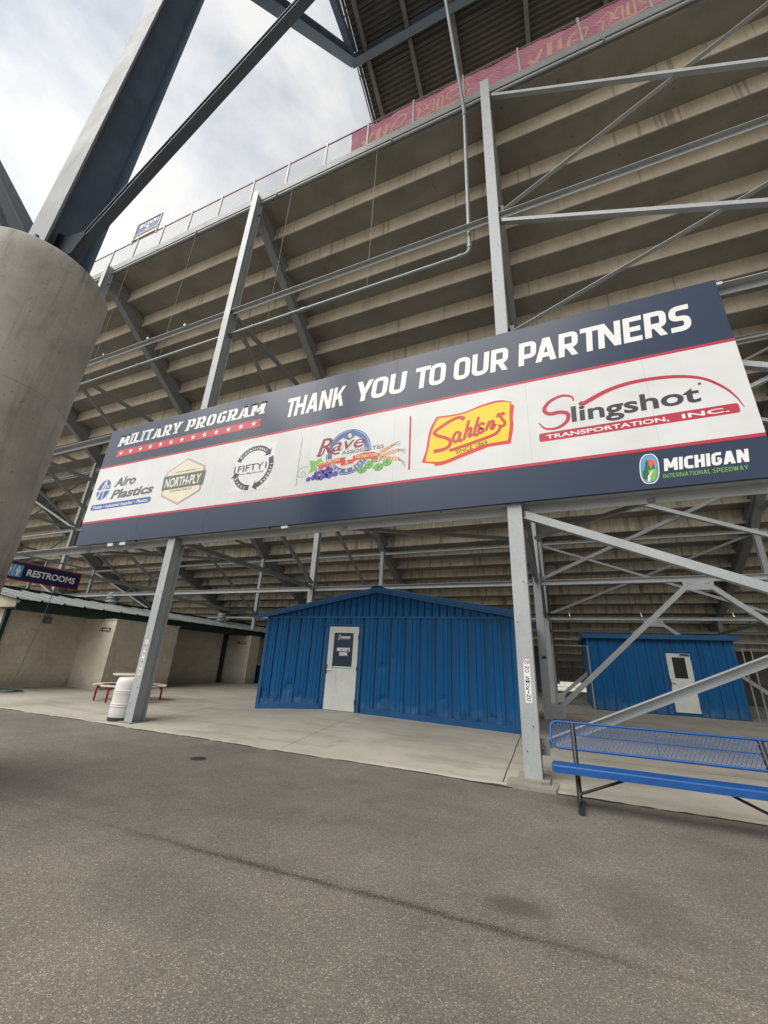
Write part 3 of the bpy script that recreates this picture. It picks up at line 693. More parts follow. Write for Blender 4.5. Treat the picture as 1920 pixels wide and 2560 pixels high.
# cross bracing in the braced bays
def brace(x0, z0, x1, z1, Y, wd=.13, mat=STEEL, flip=1, top=False):
    mb = MB(); d = Vector((x1-x0, 0, z1-z0)).normalized(); n_ = Vector((-d.z, 0, d.x))
    if n_.z < 0: n_ = -n_
    mb.prism([(wd/2,0),(-wd/2,0),(-wd/2,-.013),(wd/2-.013,-.013),(wd/2-.013,.10),(wd/2,.10)] if top else [(-wd/2,0),(wd/2,0),(wd/2,.013*flip),(-wd/2+.013,.013*flip),(-wd/2+.013,.11*flip),(-wd/2,.11*flip)] , (x0, Y, z0), (x1, Y, z1), n_, mat)
    return mb.build('brace', gs)
for xa, xb in ((BX[2], BX[1]), (BX[6], BX[5])):
    a, b = xa+.15, xb-.15
    for (z0, z1) in ((17.25, 12.3), (11.85, 8.4), (8.0, 4.45), (4.12, .48)):
        wd = .135 if z0 < 5 else .10
        brace(a, z0, b, z1, 7.13, wd, STEEL, -1); brace(a, z1, b, z0, 7.30, wd, STEEL, 1, z0 < 5)
        for x in (a, b):
            for z in (z0, z1):
                mb = MB(); mb.box((x-.1 if x == b else x-.03, 7.18, z-.11), (x+.03 if x == b else x+.1, 7.20, z+.11), STEEL_FL); mb.box((x-.02, 7.10, z-.03), (x+.02, 7.18, z+.03), RUST); mb.build('gusset', gs)
    for (z0, z1) in ((7.95, 4.33), (11.85, 8.2)):
        brace(a, z0, b, z1, 13.74, .11, STEEL, -1); brace(a, z1, b, z0, 13.95, .12, STEEL_IN, 1)
    brace(a, 7.33, b, 4.05, 20.65, .10, STEEL, -1); brace(a, 4.08, b, 7.35, 20.85, .11, STEEL_IN, 1)
    for Y, z, gb in ((13.8, 4.08, .30), (20.7, 3.76, .27)):
        mx = (a+b)/2; gz = ground_z(mx, Y)
        mb = MB(); mb.bar((a+.05, Y, gz+.22), (mx-.22, Y, z-.06), .16, .13, (0,1,0), STEEL); mb.build('brace', gs)
        mb = MB(); mb.bar((b-.05, Y, gz+.22), (mx+.22, Y, z-.06), .16, .13, (0,1,0), STEEL); mb.build('brace', gs)
        mb = MB(); plate(mb, [(-.33,-.20),(.33,-.20),(.37,.05),(-.37,.05)], mx, z-.02, Y-.085, Y-.07, STEEL)
        for t in (-.24, -.17, .17, .24): mb.box((mx+t-.014, Y-.1, z-.10+abs(t)*.2), (mx+t+.014, Y-.085, z-.07+abs(t)*.2), STEEL_IN)
        mb.build('gusset', gs)
        for x, sg in ((a, 1), (b, -1)):
            mb = MB(); plate(mb, [(0,0),(.34*sg,.05),(.36*sg,.30),(.22*sg,.38),(0,.36)], x-.03*sg, gz+.05, Y-.085, Y-.07, STEEL)
            for t in (.10, .17, .24): mb.tube([(x-.03*sg+t*sg, Y-.10, gz+.14+t*.5), (x-.03*sg+t*sg, Y-.085, gz+.14+t*.5)], .018, STEEL_IN, 8)
            mb.build('gusset', gs)
    for a0, b0 in (((a+.1, 8.9), (a+2.0, 7.2)),):
        mb = MB(); mb.bar((*a0, 4.2), (*b0, 4.2), .07, .07, (0,0,1), STEEL_IN); mb.build('brace', gs)
for x in BX[2:6]:
    mb = MB(); mb.bar((x-.1, 8.9, 4.2), (x-3.6, 7.2, 4.2), .07, .07, (0,0,1), STEEL_IN); mb.build('brace', gs)
mb = MB()
for x in (-17.2, -15.1, -12.7, -10.9): mb.box((x, 7.02, 12.02), (x+.06, 7.06, 12.08), CHROME)
mb.build('clamp', gs)

# fence along the top edge
fn = thing('top_fence', (-5, 7.43, 18.26), 'thin wire mesh fence with faded red rail along the top edge of the stand', 'fence')
x = -40.2; kx = 0
while x < 30:
    mb = MB(); mb.bar((x, 7.42, 18.1), (x, 7.42, 19.64), .06, .05, (1,0,0), FENCE_G); mb.build('post', fn); x += 1.695
mb = MB(); mb.tube([(-42, 7.43, 19.56), (31, 7.43, 19.56)], .024, RAIL_RED, 6); mb.build('top_rail', fn)
mb = MB(); mb.tube([(-42, 7.43, 18.3), (31, 7.43, 18.3)], .02, FENCE_G, 6); mb.build('bottom_rail', fn)
mb = MB(); x = -41
while x < 30:
    for sg, rr in ((1, .0025), (-1, .0042)):
        p0 = (x, 7.435+.004*sg, 18.30); p1 = (x+1.24*.8*sg, 7.435+.004*sg, 19.55)
        mb.tube([p0, p1], rr*(1 if x < -6 else .45), FENCE_W, 3)
    x += .125
mb.build('wire_mesh', fn)

# banner hung on the fence under the upper deck
bn = thing('mesh_banner', (2, 7.45, 18.8), 'long pink mesh banner with cream lettering hung on the fence under the dark deck', 'banner')
def bz(x, v): return 18.37+.045*math.sin(x*1.9)*(1-v)+.03*math.sin(x*4.7)*(1-v) + v*(1.16+.02*math.sin(x*2.3))
def by(x, v): return 7.46+.02*math.sin(x*3.1+v*2)+.008*math.sin(x*11+v*5)
mb = MB(); vv, ff = [], []; n = 180
for i in range(n+1):
    x = -5.25+19*i/n
    for j in range(7): vv.append((x-.04*j/6, by(x, j/6), bz(x, j/6)))
for i in range(n):
    for j in range(6): o = i*7+j; ff.append((o, o+7, o+8, o+1))
mb.add(vv, ff, BANNER); mb.build('mesh_cloth', bn, smooth=True)
dc = Decal(lambda u, v, l: (u, by(u, v)-.012-.002*l, bz(u, v)))
def banner_word(x):
    dc.poly([(x,.30),(x+.10,.42),(x+.2,.20),(x+.42,.74),(x+.48,.70),(x+.28,.05),(x+.14,.02)], BANNER_INK, 1)
    dc.poly([(x+.55,.10),(x+.68,.10),(x+.76,.86),(x+.60,.84)], BANNER_INK, 1); dc.poly([(x+.84,.12),(x+.95,.12),(x+1.02,.84),(x+.90,.82)], BANNER_INK, 1)
    dc.stroke(bez([(x+1.12,.04),(x+1.18,.50),(x+1.40,.86),(x+1.62,.84),(x+1.66,.62),(x+1.48,.36),(x+1.26,.34)], 4), .085, BANNER_INK, 1)
def banner_mark(x):
    for p in ([(x,.10),(x+.08,.62),(x-.06,.70),(x+.22,.92),(x+.34,.60),(x+.48,.92),(x+.58,.88),(x+.52,.16)], [(x+.66,.18),(x+.72,.90),(x+.86,.90),(x+.82,.20),(x+.66,.18)], [(x+.96,.66),(x+1.02,.90),(x+1.5,.92),(x+1.46,.60),(x+1.12,.46),(x+.96,.66)],
              [(x,.06),(x+.4,.14),(x+.8,.10),(x+1.2,.22),(x+1.55,.20),(x+1.75,.42),(x+1.62,.52),(x+1.42,.36)], [(x+.18,.30),(x+.30,.52),(x+.42,.28)], [(x+1.56,.62),(x+1.66,.86),(x+1.72,.62)]):
        dc.stroke(p, .062, BANNER_INK, 1)
    dc.poly([(x+.60,.22),(x+.66,.80),(x+.72,.80),(x+.66,.22)], BANNER_INK, 1)
BF = lambda u, v, l: (u, by(u, v*.78)-.012-.002*l, bz(u, v*.78))
for i in range(3):
    dc = Decal(BF); banner_word(-4.85+5.55*i); dc.build('banner_word', bn)
    dc = Decal(BF); banner_mark(-2.55+5.45*i-.2); dc.build('banner_emblem', bn)

# blue board over the fence
sg_ = thing('section_board', (-16.1, 7.42, 19.6), 'small blue framed section board standing above the fence at the top edge', 'sign')
mb = MB(); mb.box((-16.85, 7.40, 19.92), (-15.3, 7.44, 20.68), paint('board_blue', (.05, .10, .27), .6, .1)); mb.build('panel', sg_)
mb = MB()
for p, q in (((-16.88,7.40,19.4),(-16.88,7.40,20.72)), ((-15.27,7.40,19.4),(-15.27,7.40,20.72)), ((-16.9,7.40,20.72),(-15.25,7.40,20.72)), ((-16.9,7.40,19.9),(-15.25,7.40,19.9)), ((-17.0,7.40,19.62),(-15.2,7.40,19.62))): mb.bar(p, q, .055, .055, (0,1,0), FENCE_G)
mb.build('frame', sg_)
dc = Decal(lambda u, v, l: (u, 7.398-.002*l, v)); dc.text('SECTION', -16.72, -15.45, 20.36, 20.58, I_WHITE); dc.text('7', -16.18, -15.98, 20.0, 20.28, I_WHITE, bold=.03); dc.build('lettering', sg_)

# ------------------------------------------------------------------ upper deck overhead
DY, DZ, DS = 9.26, 23.19, .42
def dz(y): return DZ + DS*(DY-y)
ud = thing('upper_deck', (5, 5, 24), 'dark sloping upper deck with ribbed metal soffit hanging over the stand', 'upper deck')
dirn = Vector((0, -1, DS)).normalized(); nrm = Vector((0, DS, 1)).normalized()
mb = MB(); prof = []; L = 11.2; s = 0; pit = .155
while s < L:
    for a, b in ((0, 0), (.075, 0), (.09, .045), (.14, .045)): prof.append((s+a, b))
    s += pit
prof += [(s, .22), (0, .22)]
P0 = Vector((-5.22, DY, DZ))
vs_ = []
for X in (-5.22, 34):
    for a, b in prof: q = P0+dirn*a+nrm*b; vs_.append((X, q.y, q.z))
n = len(prof); mb.add(vs_, [(i, i+1, n+i+1, n+i) for i in range(n-1)] + [(n-1, 0, n, 2*n-1)], DECK); mb.build('ribbed_soffit', ud)
mb = MB()
for a in (0.0, 1.7, 3.4, 5.1, 6.8, 8.5, 10.2):
    p = P0+dirn*a-nrm*.012; mb.bar((-5.22, p.y, p.z), (34, p.y, p.z), .10, .03, (0, -1, DS), DECK)
mb.build('lap_strip', ud)
for X in (-4.86, -3.15, -1.5, .97, 3.5, 6.0, 8.5, 11.0):
    for a, b in ((.06, 2.0), (2.2, 9.5)):
        p = Vector((X, DY, DZ))+dirn*a-nrm*.13; q = Vector((X, DY, DZ))+dirn*b-nrm*.13
        mb = MB(); mb.ibeam(p, q, .22, .15, .014, .01, nrm, DECK_J); mb.build('joist', ud)
        if a > 1: mb = MB(); r_ = Vector((X, DY, DZ))+dirn*a-nrm*.26; mb.bar((X-.2, r_.y, r_.z), (X+.2, r_.y, r_.z), .10, .05, (0,-1,DS), DECK_J); mb.build('bearing_plate', ud)
mb = MB(); gy = 7.1; gzv = dz(gy)-.36; mb.ibeam((-5.45, gy, gzv), (34, gy, gzv), .50, .24, .025, .016, (0,0,1), STEEL_DK); mb.build('girder', ud)
mb = MB(); mb.ibeam((-5.36, gy-.15, gzv+.02), (-5.36, .5, gzv-.05), .42, .22, .02, .014, (0,0,1), STEEL_DK); mb.build('outrigger', ud)
mb = MB(); mb.ibeam((-5.40, gy-.1, gzv-.05), (-6.95, 2.56, 19.25), .40, .34, .025, .016, (0,0,1), STEEL_DK); mb.build('kicker', ud)
# railing along the open end of the deck
mb = MB()
for o in (0, .95):
    p = Vector((-5.42, DY, DZ))+nrm*(.08+o); q = p+dirn*10; mb.tube([p, q], .028, RAIL_RED, 6)
mb.build('end_rail', ud)
for i in range(7):
    p = Vector((-5.42, DY-.05, dz(DY-.05)))+dirn*1.65*i; mb = MB(); mb.bar(p, p+Vector((0,0,1.1)), .05, .05, (1,0,0), STEEL_DK); mb.build('rail_post', ud)
mb = MB()
for i in range(70):
    p = Vector((-5.42, DY, DZ))+dirn*(.14*i)+nrm*.1; mb.tube([p, p+Vector((0,0,.98))], .007, FENCE_W, 3)
mb.build('rail_mesh', ud)
mb = MB(); p = Vector((-5.30, DY, DZ)); mb.bar(p+nrm*.05, p+dirn*10.5+nrm*.05, .30, .05, nrm, DECK); mb.build('end_trim', ud)

# ------------------------------------------------------------------ concrete pier and the steel it carries
pr = thing('deck_support', (-7.17, 2.19, 0), 'thick round concrete pier carrying a dark steel column and slanting struts', 'support pier')
mb = MB(); prof = [(.93, -.2), (.93, .04), (.90, .06)] + [(.90, .06+6.93*i/24) for i in range(1, 24)] + [(.90, 7.0), (.865, 7.045), (0, 7.05)]
mb.lathe(prof, (-7.17, 2.19, 0), PIER, 72); o = mb.build('pier', pr, smooth=True)
mb = MB(); mb.box((-7.75, 1.68, 7.05), (-6.55, 2.72, 7.11), STEEL_DK)
for bx_, by_ in ((-7.65,1.76),(-6.65,1.76),(-7.65,2.64),(-6.65,2.64),(-7.15,1.74),(-7.15,2.66)): mb.tube([(bx_,by_,7.09),(bx_,by_,7.24)], .035, STEEL_DK, 8)
mb.build('base_plate', pr)
mb = MB(); cx_, cy_ = -7.06, 2.2
mb.box((cx_-.36, cy_-.335, 7.11), (cx_+.36, cy_-.300, 27.5), STEEL_FL); mb.build('outer_flange', pr)
mb = MB(); mb.box((cx_-.36, cy_+.300, 7.11), (cx_+.36, cy_+.335, 27.5), STEEL_DK); mb.box((cx_-.014, cy_-.300, 7.11), (cx_+.014, cy_+.300, 27.5), STEEL_DK)
mb.build('column', pr)
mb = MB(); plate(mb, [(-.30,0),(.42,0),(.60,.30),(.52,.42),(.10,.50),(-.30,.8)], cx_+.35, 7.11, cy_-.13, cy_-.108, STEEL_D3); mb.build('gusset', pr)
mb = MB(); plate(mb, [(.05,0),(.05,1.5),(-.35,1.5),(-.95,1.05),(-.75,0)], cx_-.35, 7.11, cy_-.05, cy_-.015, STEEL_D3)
for q in range(5): mb.tube([(cx_-.62-.12*q, cy_-.075, 7.5+.13*q), (cx_-.62-.12*q, cy_-.05, 7.5+.13*q)], .028, STEEL_DK, 8)
mb.build('gusset', pr)
mb = MB(); mb.ibeam((cx_+.50, cy_-.02, 7.25), (cx_+6.5, cy_-.02, 13.32), .145, .14, .014, .012, (-.707,0,.707), STEEL_D2); mb.build('strut', pr)
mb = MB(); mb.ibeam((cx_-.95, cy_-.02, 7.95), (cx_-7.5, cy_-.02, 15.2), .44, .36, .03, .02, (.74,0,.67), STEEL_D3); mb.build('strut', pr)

# ------------------------------------------------------------------ drain pipe
dp = thing('drain_pipe', (-1.2, 7.28, 11.3), 'grey galvanized drain pipe running along the stand and turning up beside the right post', 'pipe')
mb = MB(); y = 7.29; pts = [(-45, y, 11.05), (-1.42, y, 11.25), (-1.30, y, 11.27), (-1.235, y, 11.32), (-1.20, y, 11.42), (-1.20, y, 11.6), (-1.20, y, 17.3), (-1.21, 7.1, 17.62), (-1.42, 6.0, 20.8), (-1.72, 5.0, 24.7)]
mb.tube(pts, .054, PIPE, 12); mb.build('pipe', dp, smooth=True)
for a, b in (((-1.50,y,11.25),(-1.40,y,11.251)), ((-1.20,y,11.44),(-1.20,y,11.54)), ((-1.20,y,17.12),(-1.20,y,17.26)), ((-6.2,y,11.225),(-6.04,y,11.226)), ((-13.2,y,11.19),(-13.08,y,11.19)), ((-19.5,y,11.16),(-19.38,y,11.16)), ((-8.0,y,11.215),(-7.94,y,11.215))):
    mb = MB(); mb.tube([a, b], .070, PIPE, 12); mb.build('coupling', dp, smooth=True)
for x in (-4.11, -7.5, -12.2, -16.2):
    mb = MB(); mb.tube([(x, 7.31, 17.6), (x+.05, 7.3, 11.28)], .006, STEEL_IN, 5); mb.build('hanger_wire', dp)

# ------------------------------------------------------------------ partners sign
YS = 6.97
ps = thing('partners_sign', (-4.85, 6.97, 4.3), 'long navy and white THANK YOU TO OUR PARTNERS billboard across two posts', 'billboard')
mb = MB(); X0, X1, Z0, Z1 = -12.80, 3.12, 4.30, 8.155
mb.box((X0, YS, Z0), (X1, YS+.05, Z1), NAVY_V); mb.build('panel', ps, bevel=.004)
mb = MB()
for z in (Z0+.03, (Z0+Z1)/2, Z1-.06): mb.box((X0+.02, YS+.05, z), (X1-.02, YS+.075, z+.05), STEEL_IN)
for x in (-12.5, -9, -4.8, -.55, 2.9): mb.box((x-.03, YS+.05, Z0+.02), (x+.03, YS+.07, Z1-.02), STEEL_IN)
mb.box((X1-.03, 7.0, Z1-.10), (X1+.10, 7.06, Z1-.04), CHROME); mb.box((X0-.08, 7.0, Z1-.08), (X0+.02, 7.06, Z1-.03), BLACK_P)
for x in (-11.4, -10.9): mb.box((x, 6.99, Z0-.09), (x+.22, 7.04, Z0), WHITE_P)
for x in (-10.3, -5.9, -1.9): mb.box((x, 6.985, Z0-.03), (x+.02, 7.05, Z0+.0), BLACK_P)
mb.box((-5.55, 6.985, Z0-.06), (-5.38, 7.04, Z0-.005), WHITE_P)
mb.build('frame', ps)
S = lambda: Decal(lambda u, v, l: (u, YS-.0016*l-.001, v))
SEAM = flat('seam_grey', (.56, .57, .58), .5); SEAM_N = flat('seam_navy', (.02, .036, .078), .5)
d = S(); d.rect(X0, 5.005, X1, 6.775, WHITE_V, 1)
for x in (-10.36, -7.92, -5.05, -2.90, -.18, 1.78):
    d.rect(x, 5.03, x+.007, 6.77, SEAM, 1.5); d.rect(x, 4.31, x+.007, 4.96, SEAM_N, 1.5); d.rect(x, 6.84, x+.007, 8.15, SEAM_N, 1.5)
d.build('white_field', ps)
d = S(); d.rect(X0, 6.775, X1, 6.835, I_RED, 1); d.rect(X0, 4.965, X1, 5.025, I_RED, 2); d.rect(-2.555, 5.24, -2.515, 6.53, I_RED, 2); d.rect(-5.292, 5.23, -5.280, 6.52, I_GREY, 2); d.build('stripes', ps)
d = S()
for wd, a, b in (('THANK', -5.92, -4.20), ('YOU', -3.95, -2.64), ('TO', -2.48, -1.73), ('OUR', -1.60, -.43), ('PARTNERS', -.27, 2.66)):
    d = S(); d.block(wd, a, b, 7.20, 7.765, I_WHITE, 2, t=.19, shear=.09, gap=.075); d.build('heading_word', ps)
d = S(); d.block('MILITARY', -12.27, -9.62, 7.50, 7.875, I_WHITE, 2, t=.215, shear=.08, gap=.15, serif=True, cut=NAVY_V); d.block('PROGRAM', -9.40, -6.60, 7.50, 7.875, I_WHITE, 2, t=.215, shear=.08, gap=.15, serif=True, cut=NAVY_V); d.build('military_lettering', ps)
d = S(); d.poly([(-12.24,7.35),(-6.62,7.35),(-6.70,7.23),(-6.62,7.11),(-12.26,7.11),(-12.20,7.23)], I_STAR, 2)
for i in range(13): d.poly(star(-12.02+5.13*i/12, 7.232, .092), I_WHITE, 3)
d.build('star_ribbon', ps)
# metals and plastics supplier
d = S(); cx_, cz_ = -12.30, 6.02; d.ell(cx_, cz_, .29, .335, I_BLUE, 2, rot=-.15)
d.stroke([(-12.50,5.70),(-12.27,6.36)], .06, WHITE_V, 3); d.stroke([(-12.25,6.36),(-12.27,5.68)], .045, WHITE_V, 3); d.stroke([(-12.62,6.00),(-12.0,6.00)], .05, WHITE_V, 3.4)
d.text('LRO', -12.25, -12.03, 6.06, 6.17, I_WHITE, 4, bold=.02); d.ell(-12.05, 5.74, .018, .018, I_GREY, 2, 10)
d.text('Alro', -11.86, -10.95, 6.05, 6.35, I_GREY, 2, bold=.035, shear=.18); d.text('Plastics', -11.86, -10.10, 5.66, 5.95, I_GREY, 2, bold=.035, shear=.18)
d.poly(rrect(-12.64, 5.37, -10.09, 5.55, .085), I_BLUE, 2); d.text('Metals • Industrial Supplies • Plastics', -12.54, -10.20, 5.415, 5.505, I_WHITE, 3, bold=.02, shear=.2)
d.build('supplier_logo', ps)
# contractor hexagon
d = S(); HX = [(-9.00,6.56),(-8.29,6.22),(-8.29,5.50),(-9.00,5.18),(-9.71,5.50),(-9.71,6.22)]
sh = lambda k: [(-9.0+(x+9.0)*k, 5.87+(z-5.87)*k) for x, z in HX]
d.poly(sh(1), I_MAROON, 2); d.poly(sh(.975), WHITE_V, 3); d.poly(sh(.945), I_MAROON, 4); d.poly(sh(.93), I_TAN, 5)
d.poly([(-9.77,6.09),(-8.23,6.09),(-8.25,5.67),(-9.74,5.67)], I_OLIVE, 6)
d.text('NORTH-PLY', -9.66, -8.36, 5.735, 6.01, I_WHITE, 7, bold=.02); d.text('JACKSON, MICHIGAN', -9.36, -8.62, 6.145, 6.19, I_OLIVE, 6); d.text('CONTRACTING CO', -9.42, -8.60, 5.58, 5.635, I_OLIVE, 6)
d.rect(-9.52, 6.165, -9.40, 6.172, I_OLIVE, 6); d.rect(-8.58, 6.165, -8.46, 6.172, I_OLIVE, 6)
d.build('contractor_logo', ps)
# event support ring
d = S(); d.rect(-7.30, 5.285, -6.02, 6.60, flat('decal_white', (.80, .80, .80), .25), 2)
cx_, cz_ = -6.65, 5.92; ro_, ri_ = .615, .475
def arcring(a0, a1, head=True):
    n = 18; A = [R_(a0+(a1-a0)*i/n) for i in range(n+1)]; sgn = 1 if a1 > a0 else -1
    out_ = [(cx_+ro_*math.cos(a), cz_+ro_*math.sin(a)) for a in A]; inn = [(cx_+ri_*math.cos(a), cz_+ri_*math.sin(a)) for a in A]
    e_ = R_(a1+sgn*13); tip = (cx_+.56*math.cos(e_), cz_+.56*math.sin(e_)); p_ = R_(a1)
    d.poly(out_+[(cx_+(ro_+.07)*math.cos(p_), cz_+(ro_+.07)*math.sin(p_)), tip, (cx_+(ri_-.07)*math.cos(p_), cz_+(ri_-.07)*math.sin(p_))]+inn[::-1], I_DGREY, 3)
arcring(156, 44); arcring(24, -70); arcring(-93, -160)
d.arc_text('Professional', cx_, cz_, .545, R_(142), R_(52), .085, I_WHITE, 4); d.arc_text('Support', cx_, cz_, .545, R_(-52), R_(2), .085, I_WHITE, 4, flip=True); d.arc_text('Event', cx_, cz_, .545, R_(-152), R_(-108), .085, I_WHITE, 4, flip=True)
d.text('1FIFTY1', -7.25, -6.24, 5.84, 6.02, I_DGREY, 5, bold=.004); d.text('www.1fifty1inc.com', -7.10, -6.30, 5.755, 5.80, I_DGREY, 5, bold=.004)
d.build('event_logo', ps)
# wine and beer importer
d = S(); cx_, cz_ = -4.00, 5.91
d.ell(cx_, cz_, .56, .575, I_LBLUE, 2, 48, rin=.95); d.ell(cx_, cz_, .52, .535, I_LBLUE, 2, 48, rin=.78)
d.poly([(-4.15,6.42),(-3.86,6.46),(-3.84,6.30),(-3.98,6.20),(-4.14,6.28)], I_LBLUE, 3); d.poly([(-4.03,6.37),(-3.96,6.38),(-3.93,6.30),(-3.97,6.25),(-4.02,6.28)], I_CREAM, 4)
for x, z, r in ((-4.97,5.36,.075),(-4.83,5.385,.085),(-4.72,5.36,.07),(-4.63,5.355,.08),(-4.42,5.385,.10),(-4.27,5.40,.085),(-4.52,5.38,.07),(-4.54,5.48,.085),(-4.76,5.48,.085),(-4.64,5.50,.08),(-4.40,5.51,.09),(-4.48,5.58,.07)):
    d.ell(x, z, r, r, I_WHITE, 2.2, 14); d.ell(x, z, r*.86, r*.86, I_PURP, 2.6, 14)
d.poly([(-5.00,5.86),(-4.84,5.80),(-4.70,5.87),(-4.60,5.72),(-4.70,5.55),(-4.86,5.56),(-4.99,5.49),(-4.94,5.64)], I_LGREEN, 2.4)
d.stroke(bez([(-5.02,5.70),(-5.22,5.66),(-5.28,5.50),(-5.14,5.44),(-5.06,5.52),(-5.14,5.58),(-5.20,5.50)]), .012, I_GREEN, 2.2)
for x, z, rx, ry in ((-3.62,5.40,.115,.085),(-3.45,5.50,.10,.10),(-3.23,5.41,.12,.09),(-3.03,5.50,.11,.10),(-3.28,5.60,.12,.07)):
    d.ell(x, z, rx, ry, I_GREEN, 2.3, 14)
    for k in range(5): d.ell(x+rx*.6*math.cos(k*1.26), z+ry*.6*math.sin(k*1.26), rx*.32, ry*.34, I_LGREEN, 2.7+.06*k, 10)
for (x0, z0, x1, z1), ends in (((-3.24,5.74,-2.95,5.87), (-2.75,5.90)), ((-3.16,5.68,-2.80,5.74), (-2.62,5.68)), ((-3.14,5.62,-2.78,5.53), (-2.62,5.36))):
    for k in range(7):
        t = k/6; x, z = x0+(x1-x0)*t, z0+(z1-z0)*t; an = math.atan2(z1-z0, x1-x0)
        d.ell(x, z+.025, .035, .016, I_ORNG, 2.5+.03*k, 8, rot=an+.5); d.ell(x, z-.025, .035, .016, I_ORNG, 2.5+.03*k, 8, rot=an-.5)
    for o in (-.05, 0, .05): d.stroke(bez([(x1, z1), ((x1+ends[0])/2, (z1+ends[1])/2+.02+o*.5), (ends[0], ends[1]+o)], 4), .008, I_GREY, 2.4)
def rib(dx=0, dz_=0, k=1.0): return [(-4.82,5.68),(-4.62,5.76),(-4.30,5.81),(-4.06,5.80),(-4.06,5.70),(-3.86,5.70),(-3.86,5.79),(-3.60,5.84),(-3.35,5.82),(-3.14,5.72),(-3.22,5.66),(-3.22,5.55),(-3.45,5.64),(-3.70,5.66),(-3.82,5.64),(-3.84,5.58),(-4.16,5.56),(-4.16,5.64),(-4.36,5.66),(-4.58,5.60),(-4.76,5.52),(-4.74,5.62)]
d.poly(rib(), I_WHITE, 3.2); d.poly([(-3.99+(x+3.99)*.97, 5.69+(z-5.69)*.88) for x, z in rib()], I_RIBB, 3.6)
d.text('IMPORTERS', -4.70, -4.18, 5.665, 5.745, I_CREAM, 4.2, bold=.015, rot=.10); d.text('&', -4.04, -3.96, 5.615, 5.685, I_CREAM, 4.2); d.text('DISTRIBUTORS', -3.80, -3.26, 5.715, 5.785, I_CREAM, 4.2, bold=.015, rot=-.06)
d.arc_text('Wine & Beer', cx_, cz_, .462, R_(-142), R_(-36), .085, I_CREAM, 4, flip=True)
v_ = lambda *a: d.text(*a[:-1], **a[-1])
d.text('R', -4.80, -4.42, 5.92, 6.36, I_WHITE, 4.6, bold=.05, shear=.25); d.text('R', -4.80, -4.42, 5.93, 6.36, I_MAROON, 5, bold=.01, shear=.25)
d.text('ave', -4.42, -3.60, 5.98, 6.30, I_WHITE, 4.7, bold=.05, shear=.3); d.text('ave', -4.42, -3.60, 5.98, 6.30, I_MAROON, 5.1, bold=.01, shear=.3)
d.stroke(bez([(-4.82,5.94),(-4.70,5.93),(-4.60,6.10)], 4), .03, I_MAROON, 5.2); d.stroke(bez([(-4.50,6.06),(-4.36,5.92),(-4.22,5.92)], 4), .035, I_MAROON, 5.3)
d.text('ASSOCIATES', -4.15, -3.13, 5.862, 5.945, I_WHITE, 4.8, bold=.05); d.text('ASSOCIATES', -4.15, -3.13, 5.862, 5.945, I_DGREY, 5.4, bold=.0)
d.build('importer_logo', ps)
# yellow meat packer flag
d = S(); OUT = bez([(-1.96,6.39),(-1.45,6.37),(-1.02,6.47),(-.68,6.50),(-.45,6.41)],5)+bez([(-.46,6.34),(-.41,6.31),(-.45,6.05),(-.45,5.86),(-.52,5.49)],4)+bez([(-.93,5.49),(-1.47,5.34),(-1.78,5.25),(-2.00,5.24)],4)+bez([(-2.00,5.29),(-2.27,5.36)],2)+bez([(-2.18,5.63),(-2.13,6.00),(-2.07,6.19)],4)
d.poly([(x+(x+1.35)*.012, z+(z-5.87)*.02) for x, z in OUT], I_WHITE, 1.6); d.poly(OUT, I_RED2, 2)
d.poly(bez([(-1.93,6.34),(-1.45,6.33),(-1.02,6.42),(-.68,6.45),(-.48,6.40)],5)+bez([(-.51,6.16),(-.52,5.88),(-.57,5.57)],4)+bez([(-.95,5.56),(-1.33,5.47),(-1.75,5.34),(-1.96,5.33),(-2.19,5.38)],4)+bez([(-2.12,5.70),(-2.08,5.96),(-2.02,6.15)],4), I_YEL, 3)
SP = bez([(-1.38,6.20),(-1.47,6.27),(-1.63,6.24),(-1.86,6.12),(-2.00,6.02),(-1.94,5.93),(-1.78,5.85),(-1.68,5.77),(-1.69,5.66),(-1.80,5.59),(-2.02,5.575)], 4)
d.stroke(SP, [.085]*4+[.07]*(len(SP)-8)+[.08]*4, I_BROWN, 4); d.stroke(SP, [.07]*4+[.056]*(len(SP)-8)+[.066]*4, I_RED2, 4.6)
AH = {'a':[(-1.464,5.896),(-1.534,5.934),(-1.595,5.864),(-1.612,5.771),(-1.570,5.712),(-1.513,5.768),(-1.474,5.870)], 'b':[(-1.462,5.905),(-1.493,5.781),(-1.475,5.717),(-1.425,5.744)],
 'h':[(-1.289,6.162),(-1.402,5.724)], 'k':[(-1.381,5.832),(-1.316,5.948),(-1.262,5.974),(-1.253,5.919),(-1.303,5.817),(-1.279,5.785),(-1.219,5.837)],
 'l':[(-1.093,6.202),(-1.190,5.867),(-1.185,5.802),(-1.148,5.792),(-1.096,5.848)], 'e':[(-.987,5.999),(-1.031,6.038),(-1.090,6.007),(-1.087,5.945),(-1.035,5.916),(-1.104,5.906),(-1.112,5.848),(-1.062,5.826),(-.996,5.876)],
 'm':[(-.888,6.062),(-.970,5.852)], 'n':[(-.948,5.914),(-.873,6.030),(-.821,6.044),(-.818,5.996),(-.865,5.906),(-.840,5.874),(-.772,5.970)],
 's':[(-.598,6.147),(-.639,6.185),(-.677,6.145),(-.651,6.060),(-.607,5.974),(-.620,5.911),(-.670,5.898),(-.728,5.930)], 'q':[(-.731,6.197),(-.709,6.168),(-.745,6.119)], 'u':[(-1.695,5.539),(-1.324,5.615),(-.849,5.730),(-.734,5.806),(-.669,5.921)]}
